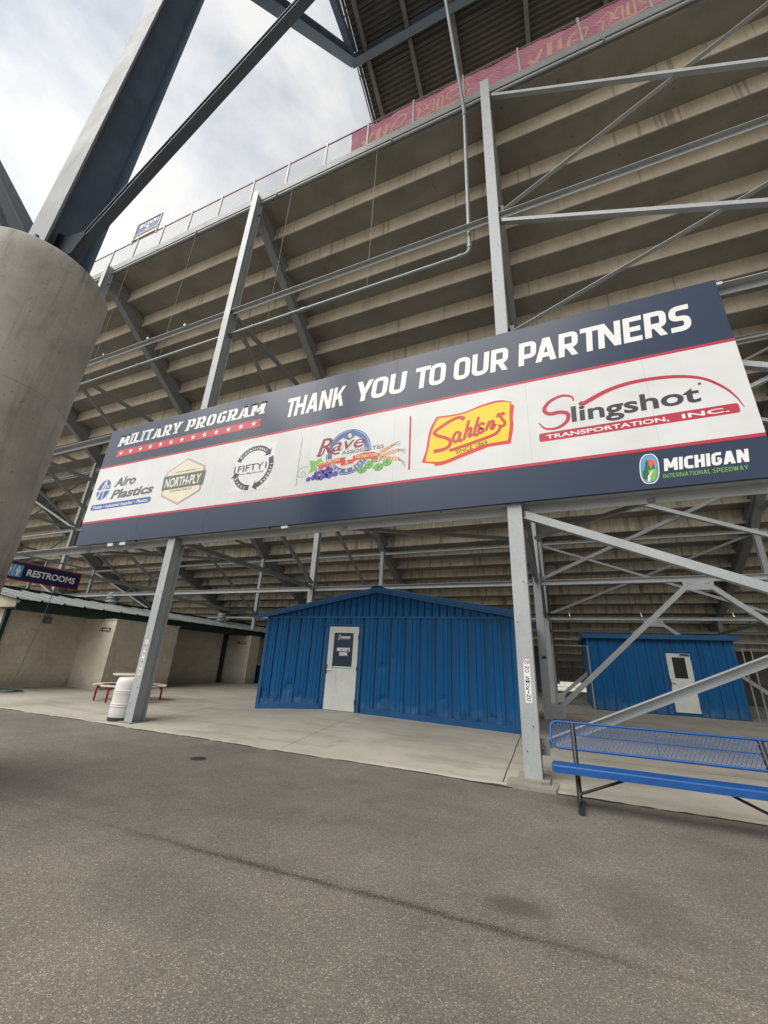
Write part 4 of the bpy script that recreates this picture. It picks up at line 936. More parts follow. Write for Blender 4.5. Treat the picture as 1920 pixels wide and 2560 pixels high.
for kk, (key, pp) in enumerate(AH.items()):
    cv = bez(pp, 5) if len(pp) > 2 else pp; wd = .062 if key == 'u' else .056
    d.stroke(cv, wd, I_BROWN, 4+.05*kk); d.stroke(cv, wd-.015, I_RED2, 4.8+.05*kk)
d.text('SINCE 1869', -1.56, -.93, 5.435, 5.525, I_BROWN, 5, bold=.006, rot=.195)
d.build('meat_logo', ps)
# transport company
d = S(); SP = bez([(.62,6.17),(.60,6.27),(.44,6.33),(.22,6.25),(.115,6.09),(.20,5.985),(.38,5.985),(.50,5.92),(.47,5.77),(.30,5.665),(.10,5.69),(.0,5.83)],5); k = len(SP)
d.stroke(SP, [.016+.062*math.sin(math.pi*min(1, i/(k-1)*1.0))**.8 for i in range(k)], I_RED, 2)
AR = bez([(.76,6.07),(1.19,6.265),(1.64,6.34),(2.17,6.30),(2.55,6.165),(2.79,5.93),(2.91,5.71),(2.97,5.51)],6); k = len(AR)
d.stroke(AR, [.085-.075*(i/(k-1))**1.5 for i in range(k)], I_RED, 2)
d.text('lingshot', .55, 2.47, 5.735, 6.06, I_DGREY, 3, bold=.022, shear=.03); d.ell(.745, 6.09, .05, .045, I_RED, 4, 16); d.ell(2.50, 6.07, .025, .025, I_GREY, 3, 12)
d.poly(rrect(-.02, 5.425, 2.91, 5.60, .04), I_RED, 2)
d.text('TRANSPORTATION,', .10, 1.98, 5.467, 5.55, I_WHITE, 3, bold=.02); d.text('INC.', 2.16, 2.78, 5.467, 5.55, I_WHITE, 3, bold=.02)
d.build('transport_logo', ps)
def track_badge(d, x0, x1, z0, z1, L0=2):
    w_, h_ = x1-x0, z1-z0; k = w_*.16; P = lambda u, v: (x0+u*(w_-k)+v*k, z0+v*h_)
    shp = [((x-.5)*1+.5, z) for x, z in rrect(0, 0, 1, 1, .40, 8)]
    d.poly([P(*p) for p in shp], I_WHITE, L0); sc_ = lambda f: [P((x-.5)*f+.5, (z-.5)*(1-(1-f)*.55)+.5) for x, z in shp]
    d.poly(sc_(.88), I_DGREEN, L0+.6); d.poly(sc_(.80), I_SKY, L0+1.2)
    d.ell(*P(.55, .68), w_*.22, h_*.13, I_CORAL, L0+1.8, 18)
    d.poly([P(*p) for p in ((.13,.42),(.24,.50),(.20,.50),(.32,.66),(.27,.66),(.38,.83),(.50,.66),(.45,.66),(.57,.50),(.53,.50),(.70,.46),(.88,.52),(.88,.40),(.70,.14),(.45,.06),(.16,.2))], I_DGREEN, L0+2.4)
    d.poly([P(*p) for p in ((.60,.48),(.70,.66),(.80,.50),(.88,.50),(.88,.38),(.50,.40))], I_DGREEN, L0+2.5)
    d.poly([P(*p) for p in ((.42,.44),(.86,.50),(.87,.30),(.74,.12),(.58,.07),(.50,.20))], I_LGREEN, L0+3); d.poly([P(*p) for p in ((.58,.40),(.70,.42),(.52,.26),(.50,.06),(.36,.08),(.40,.26))], I_WHITE, L0+3.6)
d = S(); track_badge(d, 1.41, 1.73, 4.385, 4.91)
d.block('MICHIGAN', 1.76, 2.86, 4.575, 4.79, I_WHITE, 2, t=.235, shear=.14, gap=.08); d.block('INTERNATIONAL SPEEDWAY', 1.73, 2.80, 4.455, 4.525, I_LGREEN, 2, t=.13, shear=.1, gap=.16)
d.build('track_logo', ps)

# ------------------------------------------------------------------ stickers on the posts
def no_smoking(xc, zt, zb_, label):
    t = thing('no_smoking_sticker', (xc, 7.05, (zt+zb_)/2), label, 'sticker')
    d = Decal(lambda u, v, l: (u, 7.0535-.0006*l, v)); d.rect(xc-.046, zb_, xc+.046, zt, I_WHITE, 0); d.ell(xc, zt-.035, .046, .046, I_WHITE, .5, 24); d.build('backing', t)
    d = Decal(lambda u, v, l: (u, 7.0535-.0006*l, v)); d.ell(xc, zt-.035, .044, .044, I_RED, 1, 24, rin=.80); d.stroke([(xc-.028, zt-.007), (xc+.028, zt-.063)], .008, I_RED, 2.5); d.rect(xc-.022, zt-.043, xc+.024, zt-.033, I_BLACK, 1.6); d.build('symbol', t)
    d = Decal(lambda u, v, l: (u, 7.0535-.0006*l, v)); z = zt-.105
    for ch in 'NO SMOKING':
        if ch != ' ': d.text(ch, xc-.029 if ch != 'I' else xc-.006, xc+.029 if ch != 'I' else xc+.006, z-.045, z, I_BLACK, 1, bold=.018)
        z -= (zt-zb_-.12)/10
    d.build('lettering', t)
no_smoking(-.535, 1.69, 1.065, 'white NO SMOKING sticker on the right front post beside the bench')
no_smoking(-9.0, 1.615, 1.01, 'small faded NO SMOKING sticker on the left front post by the barrel')
t = thing('round_sticker', (-9.0, 7.05, 1.73), 'small round white numbered sticker above the NO SMOKING sticker on the left post', 'sticker')
d = Decal(lambda u, v, l: (u, 7.0535-.0006*l, v)); d.ell(-9.0, 1.735, .055, .055, I_WHITE, 0, 24); d.build('disc', t); d = Decal(lambda u, v, l: (u, 7.0535-.0006*l, v)); d.text('57', -9.033, -8.967, 1.70, 1.765, I_GREY, 1); d.build('lettering', t)

# ------------------------------------------------------------------ blue sheds
def ribbed_panel(mb, x0, x1, y, zlo, zhi, mat, pitch=.41, dents=None, rows=14, skip=None):
    """vertical ribbed siding facing -Y; zlo(x), zhi(x) give its foot and head"""
    cols = []; x = x0
    while x < x1-.01:
        for a, dpt in ((0, 0), (.125*pitch/.41, 0), (.130*pitch/.41, .010), (.142*pitch/.41, .010), (.147*pitch/.41, 0), (.25*pitch/.41, 0), (.255*pitch/.41, .012), (.330*pitch/.41, .012), (.334*pitch/.41, .075), (.384*pitch/.41, .075)):
            if x+a < x1: cols.append((x+a, y+dpt))
        x += pitch
    cols.append((x1, y)); n = len(cols); vs = []
    for j in range(rows+1):
        for cx_, cy_ in cols:
            lo, hi = zlo(cx_), zhi(cx_); z = lo+(hi-lo)*j/rows; q = 0
            for dx, dzv, r, a in dents or ():
                a *= 1.9
                g = ((cx_-dx)/r)**2+((z-dzv)/(r*1.1))**2
                if g < 4: q += a*math.exp(-g*1.4)
            vs.append((cx_, cy_+q, z))
    fs = [(j*n+i, j*n+i+1, (j+1)*n+i+1, (j+1)*n+i) for j in range(rows) for i in range(n-1) if not (skip and skip(cols[i][0], cols[i+1][0], vs[j*n+i][2], vs[(j+1)*n+i][2]))]
    mb.add(vs, fs, mat)
sh1 = thing('blue_shed', (-4.6, 10.4, .2), 'blue ribbed metal gabled shed with white door marked mothers room, in front of the stand', 'shed')
SX0, SX1, SY, SD = -8.24, -.97, 10.4, 13.55; AX, AZ, EZ, HZ_ = -4.60, 3.44, 2.72, 2.675
def roofz(x): return EZ+.02+(AZ-EZ)*(1-abs(x-AX)/3.9)
rd = random.Random(11); dents = [(-8.1,.55,.12,.05),(-7.55,.42,.10,.035),(-7.2,.78,.13,.045),(-6.9,.55,.10,.035),(-6.55,.50,.12,.04),(-4.35,1.45,.09,.03),(-4.30,.62,.13,.05),(-4.22,.40,.11,.05),(-4.1,1.65,.06,.02),(-3.05,.38,.11,.05),(-2.2,.36,.13,.05),(-1.95,.30,.10,.04),(-1.6,.42,.12,.05),(-1.25,.34,.11,.04),(-3.5,.55,.08,.02),(-5.0,.50,.10,.03),(-7.95,.40,.09,.04),(-2.75,.8,.07,.015)]
gz_ = lambda x: ground_z(x, SY)+.13
mb = MB(); ribbed_panel(mb, SX0+.03, SX1-.03, SY, gz_, lambda x: HZ_, BLUE, dents=dents, rows=40, skip=lambda a, b, z0, z1: a > -6.10 and b < -5.04 and z1 < 2.50)
mb.add([(-6.10, SY, .3), (-6.10, SY+.12, .3), (-6.10, SY+.12, 2.5), (-6.10, SY, 2.5)], [(0,1,2,3)], BLUE_TRIM)
wf = mb.build('front_wall', sh1)
mb = MB(); ribbed_panel(mb, SX0+.03, SX1-.03, SY-.006, lambda x: HZ_+.03, lambda x: max(HZ_+.04, roofz(x)-.05), BLUE, pitch=.2, rows=2); mb.build('gable_wall', sh1)
mb = MB(); mb.box((SX0+.02, SY+.045, .1), (SX1-.02, SY+.06, 2.7), BLUE_TRIM)
for xx, sgn in ((SX0, -1), (SX1, 1)): mb.box((xx-.012, SY+.06, 0), (xx+.012, SD, 2.70), BLUE)
yv = SY+.1
for xx, sgn in ((SX1+.012, 1), (SX0-.012, -1)):
    y = SY+.15
    while y < SD-.1: mb.box((min(xx, xx+.03*sgn), y, .1), (max(xx, xx+.03*sgn), y+.05, 2.68), BLUE); y += .305
mb.box((SX0, SD-.02, 0), (SX1, SD, 2.7), BLUE); mb.build('side_wall', sh1)
mb = MB(); mb.prism([(0,-.028),(0,0),(.0,.0),(.05,0),(.05,-.028)], (SX0-.02, SY-.012, HZ_), (SX1+.02, SY-.012, HZ_), (0,0,1), BLUE_TRIM)
for a, b in ((SX0-.015, SX0+.09), (SX1-.09, SX1+.015)): mb.box((a, SY-.018, .1), (b, SY+.06, HZ_), BLUE_TRIM)
xx = SX0-.01; stp = (SX1-SX0+.02)/24
for i in range(24):
    if -6.1 < xx+stp/2 < -5.05: xx += stp; continue
    a, b = ground_z(xx, SY)-.03, ground_z(xx+stp, SY)-.03
    mb.add([(xx, SY-.022, a), (xx+stp, SY-.022, b), (xx+stp, SY-.022, b+.17), (xx, SY-.022, a+.17), (xx, SY+.05, a+.17), (xx+stp, SY+.05, b+.17)], [(0,1,2,3), (3,2,5,4)], BLUE_TRIM); xx += stp
mb.box((-6.22, SY-.02, 2.475), (-4.94, SY-.001, 2.51), BLUE_TRIM); mb.box((-6.16, SY-.004, .3), (-6.09, SY+.02, 2.47), BLUE_TRIM); mb.box((-5.06, SY-.004, .3), (-4.99, SY+.02, 2.47), BLUE_TRIM)
mb.build('trim', sh1)
mb = MB()
for sg in (-1, 1):
    ex = AX+sg*3.93; sl_ = (AZ-EZ)/3.93
    p, q = (ex, EZ+.03), (AX, AZ+.03)
    if sg > 0: p, q = q, p
    mb.prism([(p[0], p[1]), (q[0], q[1]), (q[0], q[1]+.03), (p[0], p[1]+.03)], (0, SY-.10, 0), (0, SD+.1, 0), (1,0,0), BLUE) if False else None
    a = [(p[0], SY-.09, p[1]), (q[0], SY-.09, q[1]), (q[0], SD+.1, q[1]), (p[0], SD+.1, p[1])]
    mb.add(a+[(x, y, z+.04) for x, y, z in a], [(0,3,2,1),(4,5,6,7),(0,1,5,4),(1,2,6,5),(2,3,7,6),(3,0,4,7)], BLUE_TRIM)
    n_ = 13
    for i in range(n_):
        y = SY+.05+i*.26; mb.add([(p[0], y, p[1]+.041), (q[0], y, q[1]+.041), (q[0], y+.05, q[1]+.041), (p[0], y+.05, p[1]+.041), (p[0], y+.025, p[1]+.075), (q[0], y+.025, q[1]+.075)], [(0,1,5,4), (4,5,2,3)], BLUE_TRIM)
mb.build('roof', sh1)
mb = MB()
for sg in (-1, 1):
    ex = AX+sg*3.95; p = Vector((ex, SY-.115, EZ-.03)); q = Vector((AX-.01*sg, SY-.115, AZ+.005-.03))
    mb.prism([(-.055,-.02),(-.055,.012),(-.02,.012),(.0,.024),(.03,.024),(.085,.03),(.085,-.02)], p, q, (0,0,1), BLUE_TRIM) if sg < 0 else mb.prism([(-.055,.02),(.085,.02),(.085,-.03),(.03,-.024),(0,-.024),(-.02,-.012),(-.055,-.012)], p, q, (0,0,1), BLUE_TRIM)
mb.prism([(-.17,.05),(0,-.0),(.17,.05),(.17,.02),(0,-.035),(-.17,.02)], (AX, SY-.15, AZ+.09), (AX, SD+.12, AZ+.09), (1,0,0), BLUE_TRIM)
mb.build('rake_trim', sh1)
# door
def shed_door(par, x0, x1, y, z0, z1, g, poster, lock_left=True):
    mb = MB(); mb.box((x0-.05, y+.004, z0-.02), (x0, y+.09, z1+.05), BLUE_TRIM); mb.box((x1, y+.004, z0-.02), (x1+.05, y+.09, z1+.05), BLUE_TRIM); mb.box((x0, y+.004, z1), (x1, y+.09, z1+.05), BLUE_TRIM); mb.box((x0-.05, y+.05, z0-.2), (x1+.05, y+.09, z0), BLACK_P)
    mb.build('door_frame', par)
    mb = MB(); gx0, gx1, gz0, gz1 = g; ya, yb = y-.012, y+.035
    for a, b in (((x0+.006, ya, z0+.012), (gx0, yb, z1-.006)), ((gx1, ya, z0+.012), (x1-.006, yb, z1-.006)), ((gx0, ya, z0+.012), (gx1, yb, gz0)), ((gx0, ya, gz1), (gx1, yb, z1-.006))): mb.box(a, b, WHITE_P)
    dr = mb.build('door', par)
    mb = MB(); mb.box((gx0+.001, y+.010, gz0+.001), (gx1-.001, y+.016, gz1-.001), NAVY_V if poster else GLASS_D); mb.build('door_window', dr)
    hx = x0+.075; lz = z0+1.0
    mb = MB(); mb.box((x0-.035, ya-.006, lz-.115), (x0+.028, ya, lz+.135), BRONZE); mb.build('latch_plate', dr)
    mb = MB(); mb.tube([(hx-.01, ya, lz), (hx-.01, ya-.055, lz)], [.03, .028], CHROME, 12); mb.tube([(hx-.01, ya-.055, lz), (hx+.10, ya-.06, lz-.012)], .012, CHROME, 8); mb.build('handle', dr, smooth=True)
    for z in (z0+.24, z0+1.05, z0+1.86):
        mb = MB(); mb.box((x1-.012, ya-.012, z-.055), (x1+.006, ya+.002, z+.055), BLACK_P); mb.build('hinge', dr)
    if not poster:
        mb = MB(); mb.box(((x0+x1)/2+.06, ya-.05, z1-.07), (x1-.03, ya, z1-.02), BLACK_P); mb.build('door_closer', dr)
    return dr, ya
dr, ya = shed_door(sh1, -6.035, -5.105, SY, .305, 2.445, (-5.87, -5.265, 1.345, 2.275), True)
d = Decal(lambda u, v, l: (u, SY+.009-.001*l, v)); d.rect(-5.869, 1.346, -5.266, 1.375, I_LGREEN, 1); d.rect(-5.869, 1.375, -5.266, 1.395, I_WHITE, 1)
d.block('MICHIGAN', -5.66, -5.37, 2.125, 2.185, I_WHITE, 1, t=.26, shear=.14, gap=.07); d.rect(-5.66, 2.10, -5.39, 2.108, I_LGREEN, 1); track_badge(d, -5.755, -5.665, 2.085, 2.235, 1)
d.build('poster_logo', dr); d = Decal(lambda u, v, l: (u, SY+.009-.001*l, v)); d.block("MOTHER'S", -5.76, -5.36, 1.785, 1.88, I_WHITE, 1, t=.24, gap=.06); d.block('ROOM', -5.675, -5.435, 1.67, 1.765, I_WHITE, 1, t=.24, gap=.06); d.build('poster_lettering', dr)

sh2 = thing('flat_roof_shed', (3.2, 19.1, .3), 'darker blue flat roofed shed standing back under the stand behind the steel bracing', 'shed')
X0, X1, Y2, ZT = .93, 5.72, 19.0, 2.92
mb = MB(); ribbed_panel(mb, X0, X1, Y2, lambda x: ground_z(x, Y2)+.02, lambda x: ZT, BLUE, dents=[(4.6,.55,.16,.05),(2.0,.6,.12,.03)], rows=20, skip=lambda a, b, z0, z1: a > 3.50 and b < 4.42 and z1 < 2.48); mb.build('front_wall', sh2)
mb = MB(); mb.box((X0, Y2+.045, .2), (X1, Y2+.06, ZT), BLUE_TRIM); mb.box((X0-.01, Y2+.06, .1), (X0+.012, 23.5, ZT), BLUE); mb.box((X1-.012, Y2+.06, .1), (X1+.01, 23.5, ZT), BLUE); mb.box((X0, 23.47, .1), (X1, 23.5, ZT), BLUE)
y = Y2+.2
while y < 23.4: mb.box((X0-.04, y, .2), (X0-.01, y+.05, ZT), BLUE); y += .305
mb.build('side_wall', sh2)
mb = MB(); mb.prism([(Y2-.16, ZT-.01), (23.7, ZT-.02), (23.7, ZT+.12), (Y2-.16, ZT+.13)], (X0-.15, 0, 0), (X1+.15, 0, 0), (0,1,0), BLUE_TRIM); mb.box((X0-.16, Y2-.18, ZT-.02), (X1+.16, Y2-.162, ZT+.15), BLUE_TRIM); mb.build('roof', sh2)
mb = MB(); mb.box((3.42, Y2-.012, 2.475), (4.52, Y2-.001, 2.51), BLUE_TRIM); mb.build('door_header', sh2); mb = MB(); mb.box((X0-.012, Y2-.012, .2), (X0+.08, Y2+.05, ZT-.02), BLUE_TRIM); mb.build('corner_trim', sh2); mb = MB(); mb.box((X1-.08, Y2-.012, .2), (X1+.012, Y2+.05, ZT-.02), BLUE_TRIM); mb.build('corner_trim', sh2)
shed_door(sh2, 3.58, 4.34, Y2, .385, 2.41, (3.75, 4.16, 1.54, 2.27), False)

# ------------------------------------------------------------------ restroom block
rb = thing('restroom_building', (-20, 14, .1), 'tan concrete block restroom building with dark green eaves and ribbed metal roof', 'building')
def wallbox(name, a, b, mx, my):
    x0, y0, z0 = a; x1, y1, z1 = b; mb = MB()
    V = [(x0,y0,z0),(x1,y0,z0),(x1,y1,z0),(x0,y1,z0),(x0,y0,z1),(x1,y0,z1),(x1,y1,z1),(x0,y1,z1)]
    mb.add(V, [(0,1,5,4),(2,3,7,6)], my); mb.add(V, [(1,2,6,5),(3,0,4,7)], mx); mb.add(V, [(4,5,6,7),(0,3,2,1)], my); return mb.build(name, rb)
wallbox('block_wall', (-27, 8.36, -.1), (-18.0, 30, 2.76), BLOCK_X, BLOCK_Y)
wallbox('screen_wall', (-18.0, 11.12, -.1), (-16.12, 14.1, 2.655), BLOCK_X, BLOCK_Y)
wallbox('screen_wall', (-18.0, 19.55, -.1), (-16.5, 20.35, 2.66), BLOCK_X, BLOCK_Y)
mb = MB(); mb.box((-18.04, 11.08, 2.655), (-16.08, 14.14, 2.685), flat('cap_flashing', (.55, .53, .47), .5)); mb.box((-18.04, 19.5, 2.66), (-16.46, 20.4, 2.69), flat('cap_flashing2', (.55, .53, .47), .5)); mb.build('wall_cap', rb)
mb = MB(); mb.box((-18.01, 18.95, 0), (-17.86, 19.2, 2.7), GREEN_D); mb.build('downpipe', rb); mb = MB(); mb.box((-18.03, 8.28, 0), (-17.88, 8.40, 2.72), GREEN_D); mb.build('downpipe', rb)
mb = MB(); mb.box((-18.0, 8.0, 2.70), (-16.86, 30.3, 2.74), GREEN_D); mb.box((-16.90, 8.0, 2.66), (-16.84, 30.3, 2.965), GREEN_D); mb.build('fascia', rb); mb = MB(); mb.prism([(-16.9,2.72),(-16.8,2.96),(-21.5,3.73),(-26.5,2.9),(-26.5,2.72)], (0,8.04,0), (0,8.0,0), (1,0,0), flat('gable_tan', (.56,.50,.36), .6)); mb.build('gable_end', rb)
mb = MB(); y = 7.85; rx0, rx1, rz0, rz1 = -16.72, -21.5, 2.99, 3.76
while y < 30.3:
    prof = [(0,0),(.04,.05),(.07,.05),(.11,0),(.30,0),(.315,.012),(.33,0),(.52,0),(.535,.012),(.55,0),(.74,0)]
    vs_ = [(rx0+.0, y+a, rz0+b) for a, b in prof]+[(rx1, y+a, rz1+b) for a, b in prof]; n = len(prof)
    mb.add(vs_, [(i, i+1, n+i+1, n+i) for i in range(n-1)], ROOF_G); y += .74
mb.add([(rx0, 7.85, rz0-.02), (rx0, 30.3, rz0-.02), (rx1, 30.3, rz1-.02), (rx1, 7.85, rz1-.02)], [(0,1,2,3)], GREEN_D)
mb.add([(rx1, 7.85, rz1), (rx1, 30.3, rz1), (-26.6, 30.3, 2.95), (-26.6, 7.85, 2.95)], [(0,1,2,3)], ROOF_G)
mb.build('roof', rb)
mb = MB(); mb.box((-21.75, 7.8, 3.74), (-21.3, 30.3, 3.86), GREEN_D); mb.build('ridge_cap', rb)
def vent(x, y, z, k):
    mb = MB(); mb.lathe([(.26*k,0),(.26*k,.22*k),(.42*k,.22*k),(.42*k,.30*k),(.28*k,.36*k),(.28*k,.44*k),(.40*k,.46*k),(.40*k,.54*k),(.28*k,.58*k),(.28*k,.66*k),(.36*k,.70*k),(.30*k,.84*k),(0,.88*k)], (x, y, z), STEEL, 24); mb.build('roof_vent', rb, smooth=True)
vent(-21.05, 14, 3.64, .78); vent(-19.45, 20, 3.40, .72)
mb = MB(); mb.box((-18.0, 9.54, 2.34), (-17.82, 9.76, 2.56), LAMP_G); mb.build('wall_lamp', rb, bevel=.01)

def plaque(name, x0, x1, z0, z1, y, word, label):
    t = thing(name, ((x0+x1)/2, y, (z0+z1)/2), label, 'sign')
    mb = MB(); mb.box((x0, y-.012, z0), (x1, y+.004, z1), I_NAVY); mb.build('panel', t)
    d = Decal(lambda u, v, l: (u, y-.013-.001*l, v)); w_ = x1-x0; h_ = z1-z0
    d.rect(x0+.02*w_, z0+.1*h_, x0+.24*w_, z1-.1*h_, I_BLUE, 0); d.ell(x0+.13*w_, z0+.74*h_, .022, .022, I_WHITE, 1, 12); d.poly([(x0+.10*w_, z0+.62*h_), (x0+.16*w_, z0+.62*h_), (x0+.18*w_, z0+.18*h_), (x0+.08*w_, z0+.18*h_)], I_WHITE, 1); d.build('symbol', t)
    d = Decal(lambda u, v, l: (u, y-.013-.001*l, v)); d.block(word, x0+.32*w_, x1-.07*w_, z0+.25*h_, z1-.25*h_, I_WHITE, 1, t=.22, gap=.12); d.build('lettering', t)
plaque('women_sign', -16.98, -16.36, 2.205, 2.345, 11.114, 'WOMEN' if False else 'WOMEN', 'small navy WOMEN sign on the pale block wall nearer the barrel')
plaque('men_sign', -17.45, -16.78, 2.215, 2.36, 19.544, 'MEN', 'small navy MEN sign on the far pale block wall beside the blue shed')
t = thing('storage_box', (-17.0, 21.2, .12), 'low dark blue box on the floor behind the far block wall by the shed', 'box')
mb = MB(); mb.box((-17.5, 20.9, .12), (-15.8, 21.6, 1.02), paint('dark_blue', (.012, .07, .17), .5, .15)); mb.build('body', t, bevel=.02); mb = MB(); mb.box((-17.53, 20.87, 1.02), (-15.77, 21.63, 1.08), paint('dark_blue_lid', (.012, .06, .15), .5, .15)); mb.build('lid', t)

rs = thing('restrooms_sign', (-15, 7.2, 3.6), 'hanging navy RESTROOMS sign with red border and figures, beside the pier', 'sign')
mb = MB(); mb.box((-15.03, 6.38, 3.355), (-14.99, 8.66, 3.905), ink('border_red', (120, 26, 44))); mb.build('panel', rs)
f = lambda u, v, l: (-14.988+.001*l, u, v)
d = Decal(f); d.rect(6.44, 3.405, 8.60, 3.855, ink('deep_navy', (22, 36, 84)), 1); d.build('field', rs)
d = Decal(f); d.rect(6.50, 3.45, 6.96, 3.81, I_SKY, 2); d.rect(6.722, 3.47, 6.738, 3.79, I_WHITE, 3)
for c in (6.62, 6.85):
    d.ell(c, 3.745, .032, .032, I_WHITE, 3, 14); d.poly([(c-.055,3.70),(c+.055,3.70),(c+.06,3.60),(c+.03,3.60),(c+.028,3.48),(c-.028,3.48),(c-.03,3.60),(c-.06,3.60)], I_WHITE, 3)
d.build('symbol', rs)
d = Decal(f); d.text('RESTROOMS', 7.09, 8.50, 3.53, 3.73, I_WHITE, 3, bold=.03); d.build('lettering', rs)
for y in (6.6, 7.5, 8.4):
    mb = MB(); mb.tube([(-15.01, y, 3.9), (-15.01, y, 4.12)], .012, CHROME, 6); mb.build('hanger', rs)
mb = MB(); mb.bar((-15.01, 6.4, 4.12), (-15.01, 8.7, 4.12), .05, .05, (0,0,1), STEEL_IN); mb.build('support_arm', rs)

hs = thing('hose', (-16.6, 8.6, .1), 'thin green hose hanging from the eave to a coil on the pavement', 'hose')
mb = MB(); mb.tube(bez3 if False else [(-16.0, 8.52, 3.42), (-16.05, 8.5, 2.8), (-16.1, 8.5, 2.3), (-16.15, 8.48, 1.8), (-16.2, 8.45, 1.3), (-16.25, 8.4, .7), (-16.3, 8.36, .35), (-16.4, 8.35, .16), (-16.6, 8.3, .115)], .011, GREEN_H, 6); mb.build('drop', hs, smooth=True)
for k in range(3):
    mb = MB(); mb.tube([(-17.0+(.62-.03*k)*math.cos(a), 8.6+(.42-.03*k)*math.sin(a), .105+.02*k+.006*math.sin(3*a)) for a in [2*math.pi*i/36 for i in range(36)]], .012, GREEN_H, 6, closed=True); mb.build('coil', hs, smooth=True)

# ------------------------------------------------------------------ round table with curved benches
TX, TY = -12.6, 9.7; TG = ground_z(TX, TY)
tb = thing('picnic_table', (TX, TY, TG), 'round cream picnic table with curved benches on red legs behind the left post', 'picnic table')
mb = MB(); mb.lathe([(0,.70),(.50,.70),(.55,.715),(.57,.735),(.565,.755),(.54,.765),(0,.768)], (TX, TY, TG), CREAM_P, 56); mb.build('tabletop', tb, smooth=True)
mb = MB(); mb.tube([(TX, TY, TG), (TX, TY, TG+.70)], .06, RED_P, 14); mb.build('pedestal', tb, smooth=True)
for k in range(3):
    a0, a1 = R_(120*k+200-48), R_(120*k+200+48); n = 22; vs_ = []; A = [a0+(a1-a0)*i/n for i in range(n+1)]
    for r in (.76, 1.02):
        for z in (.415, .46): vs_ += [(TX+r*math.cos(a), TY+r*math.sin(a), TG+z) for a in A]
    m_ = n+1; fs = []
    for i in range(n): fs += [(m_+i, m_+i+1, 3*m_+i+1, 3*m_+i), (i, 2*m_+i, 2*m_+i+1, i+1), (i, i+1, m_+i+1, m_+i), (2*m_+i, 3*m_+i, 3*m_+i+1, 2*m_+i+1)]
    fs += [(0, m_, 3*m_, 2*m_), (n, 2*m_+n, 3*m_+n, m_+n)]
    mb = MB(); mb.add(vs_, fs, CREAM_P); mb.build('bench', tb, bevel=.015)
    mb = MB(); mb.tube([(TX+.89*math.cos(a), TY+.89*math.sin(a), TG+.395) for a in A[1:-1]], .022, RED_P, 8); mb.build('bench_rail', tb, smooth=True)
    for a in (a0+.22, a1-.22):
        mb = MB(); p = (TX+.89*math.cos(a), TY+.89*math.sin(a)); mb.tube([(p[0], p[1], TG), (p[0], p[1], TG+.30), (p[0]-.05*math.cos(a), p[1]-.05*math.sin(a), TG+.40)], [.03, .03, .045], RED_P, 10); mb.build('leg', tb, smooth=True)
    am = (a0+a1)/2; mb = MB(); mb.tube([(TX+.05*math.cos(am), TY+.05*math.sin(am), TG+.36), (TX+0.86*math.cos(am), TY+0.86*math.sin(am), TG+.385)], .024, RED_P, 8); mb.build('arm', tb, smooth=True)

bl = thing('barrel', (-9.44, 7.24, .03), 'white plastic barrel with black base standing against the left post', 'barrel')
bz0 = ground_z(-9.44, 7.24); mb = MB()
mb.lathe([(.275,.06),(.288,.09),(.292,.20),(.292,.285),(.302,.29),(.302,.305),(.292,.31),(.292,.33),(.302,.335),(.302,.35),(.292,.355),(.293,.56),(.302,.565),(.302,.58),(.292,.585),(.292,.605),(.302,.61),(.302,.625),(.291,.63),(.288,.78),(.272,.85),(.25,.885),(.235,.895),(.225,.885),(0,.875)], (-9.44, 7.24, bz0), BARREL_W, 44); mb.build('body', bl, smooth=True)
mb = MB(); mb.lathe([(.285,0),(.298,.01),(.296,.03),(.286,.04),(.292,.06),(.27,.07),(0,.07)], (-9.44, 7.24, bz0), BLACK_R, 32); mb.build('base_ring', bl, smooth=True)

# ------------------------------------------------------------------ bench
bn_ = thing('park_bench', (1.0, 6.3, 0), 'blue coated mesh back park bench with black legs at the edge of the pavement', 'bench')
BX0, BX1 = -.25, 2.30
mb = MB(); sl_ = .06
pr_ = [(6.085,.375),(6.088,.444),(6.096,.455),(6.112,.461),(6.36,.458),(6.385,.450),(6.40,.43),(6.40,.385),(6.39,.385),(6.385,.41),(6.355,.432),(6.14,.436),(6.118,.425),(6.112,.375)]
n = len(pr_); st = [BX0, BX0+.012, BX0+.045]; ctr = (6.245, .42); rings = []
for x, k in ((BX0, .80), (BX0+.012, .93), (BX0+.045, 1), (BX1-.045, 1), (BX1-.012, .93), (BX1, .80)): rings.append([(x, ctr[0]+(a-ctr[0])*k, ctr[1]+(b-ctr[1])*(k if k < 1 else 1)) for a, b in pr_])
vs_ = [p for r in rings for p in r]; fs = [(j*n+i, j*n+(i+1) % n, (j+1)*n+(i+1) % n, (j+1)*n+i) for j in range(5) for i in range(n)] + [tuple(range(n)), tuple(reversed(range(5*n, 6*n)))]
mb.add(vs_, fs, BENCH_S); mb.build('seat', bn_)
B0, B1 = Vector((0, 6.535, .585)), Vector((0, 6.645, .885))
def bp(x, t, o=0): p = B0.lerp(B1, t); return (x, p.y+o, p.z)
mb = MB(); loop = [(x, t) for x, t in rrect(BX0, 0, BX1, 1, .10, 6)]
lp = []
for cx_, ct, a in ((BX1-.09, 1-.3, 0), (BX0+.09, 1-.3, 90), (BX0+.09, .3, 180), (BX1-.09, .3, 270)):
    for i in range(7): an = R_(a+90*i/6); lp.append(bp(cx_+.09*math.cos(an), ct+.3*math.sin(an)))
mb.tube(lp, .0155, BENCH_B, 10, closed=True); bk = mb.build('back_frame', bn_, smooth=True)
mb = MB(); h_ = .318
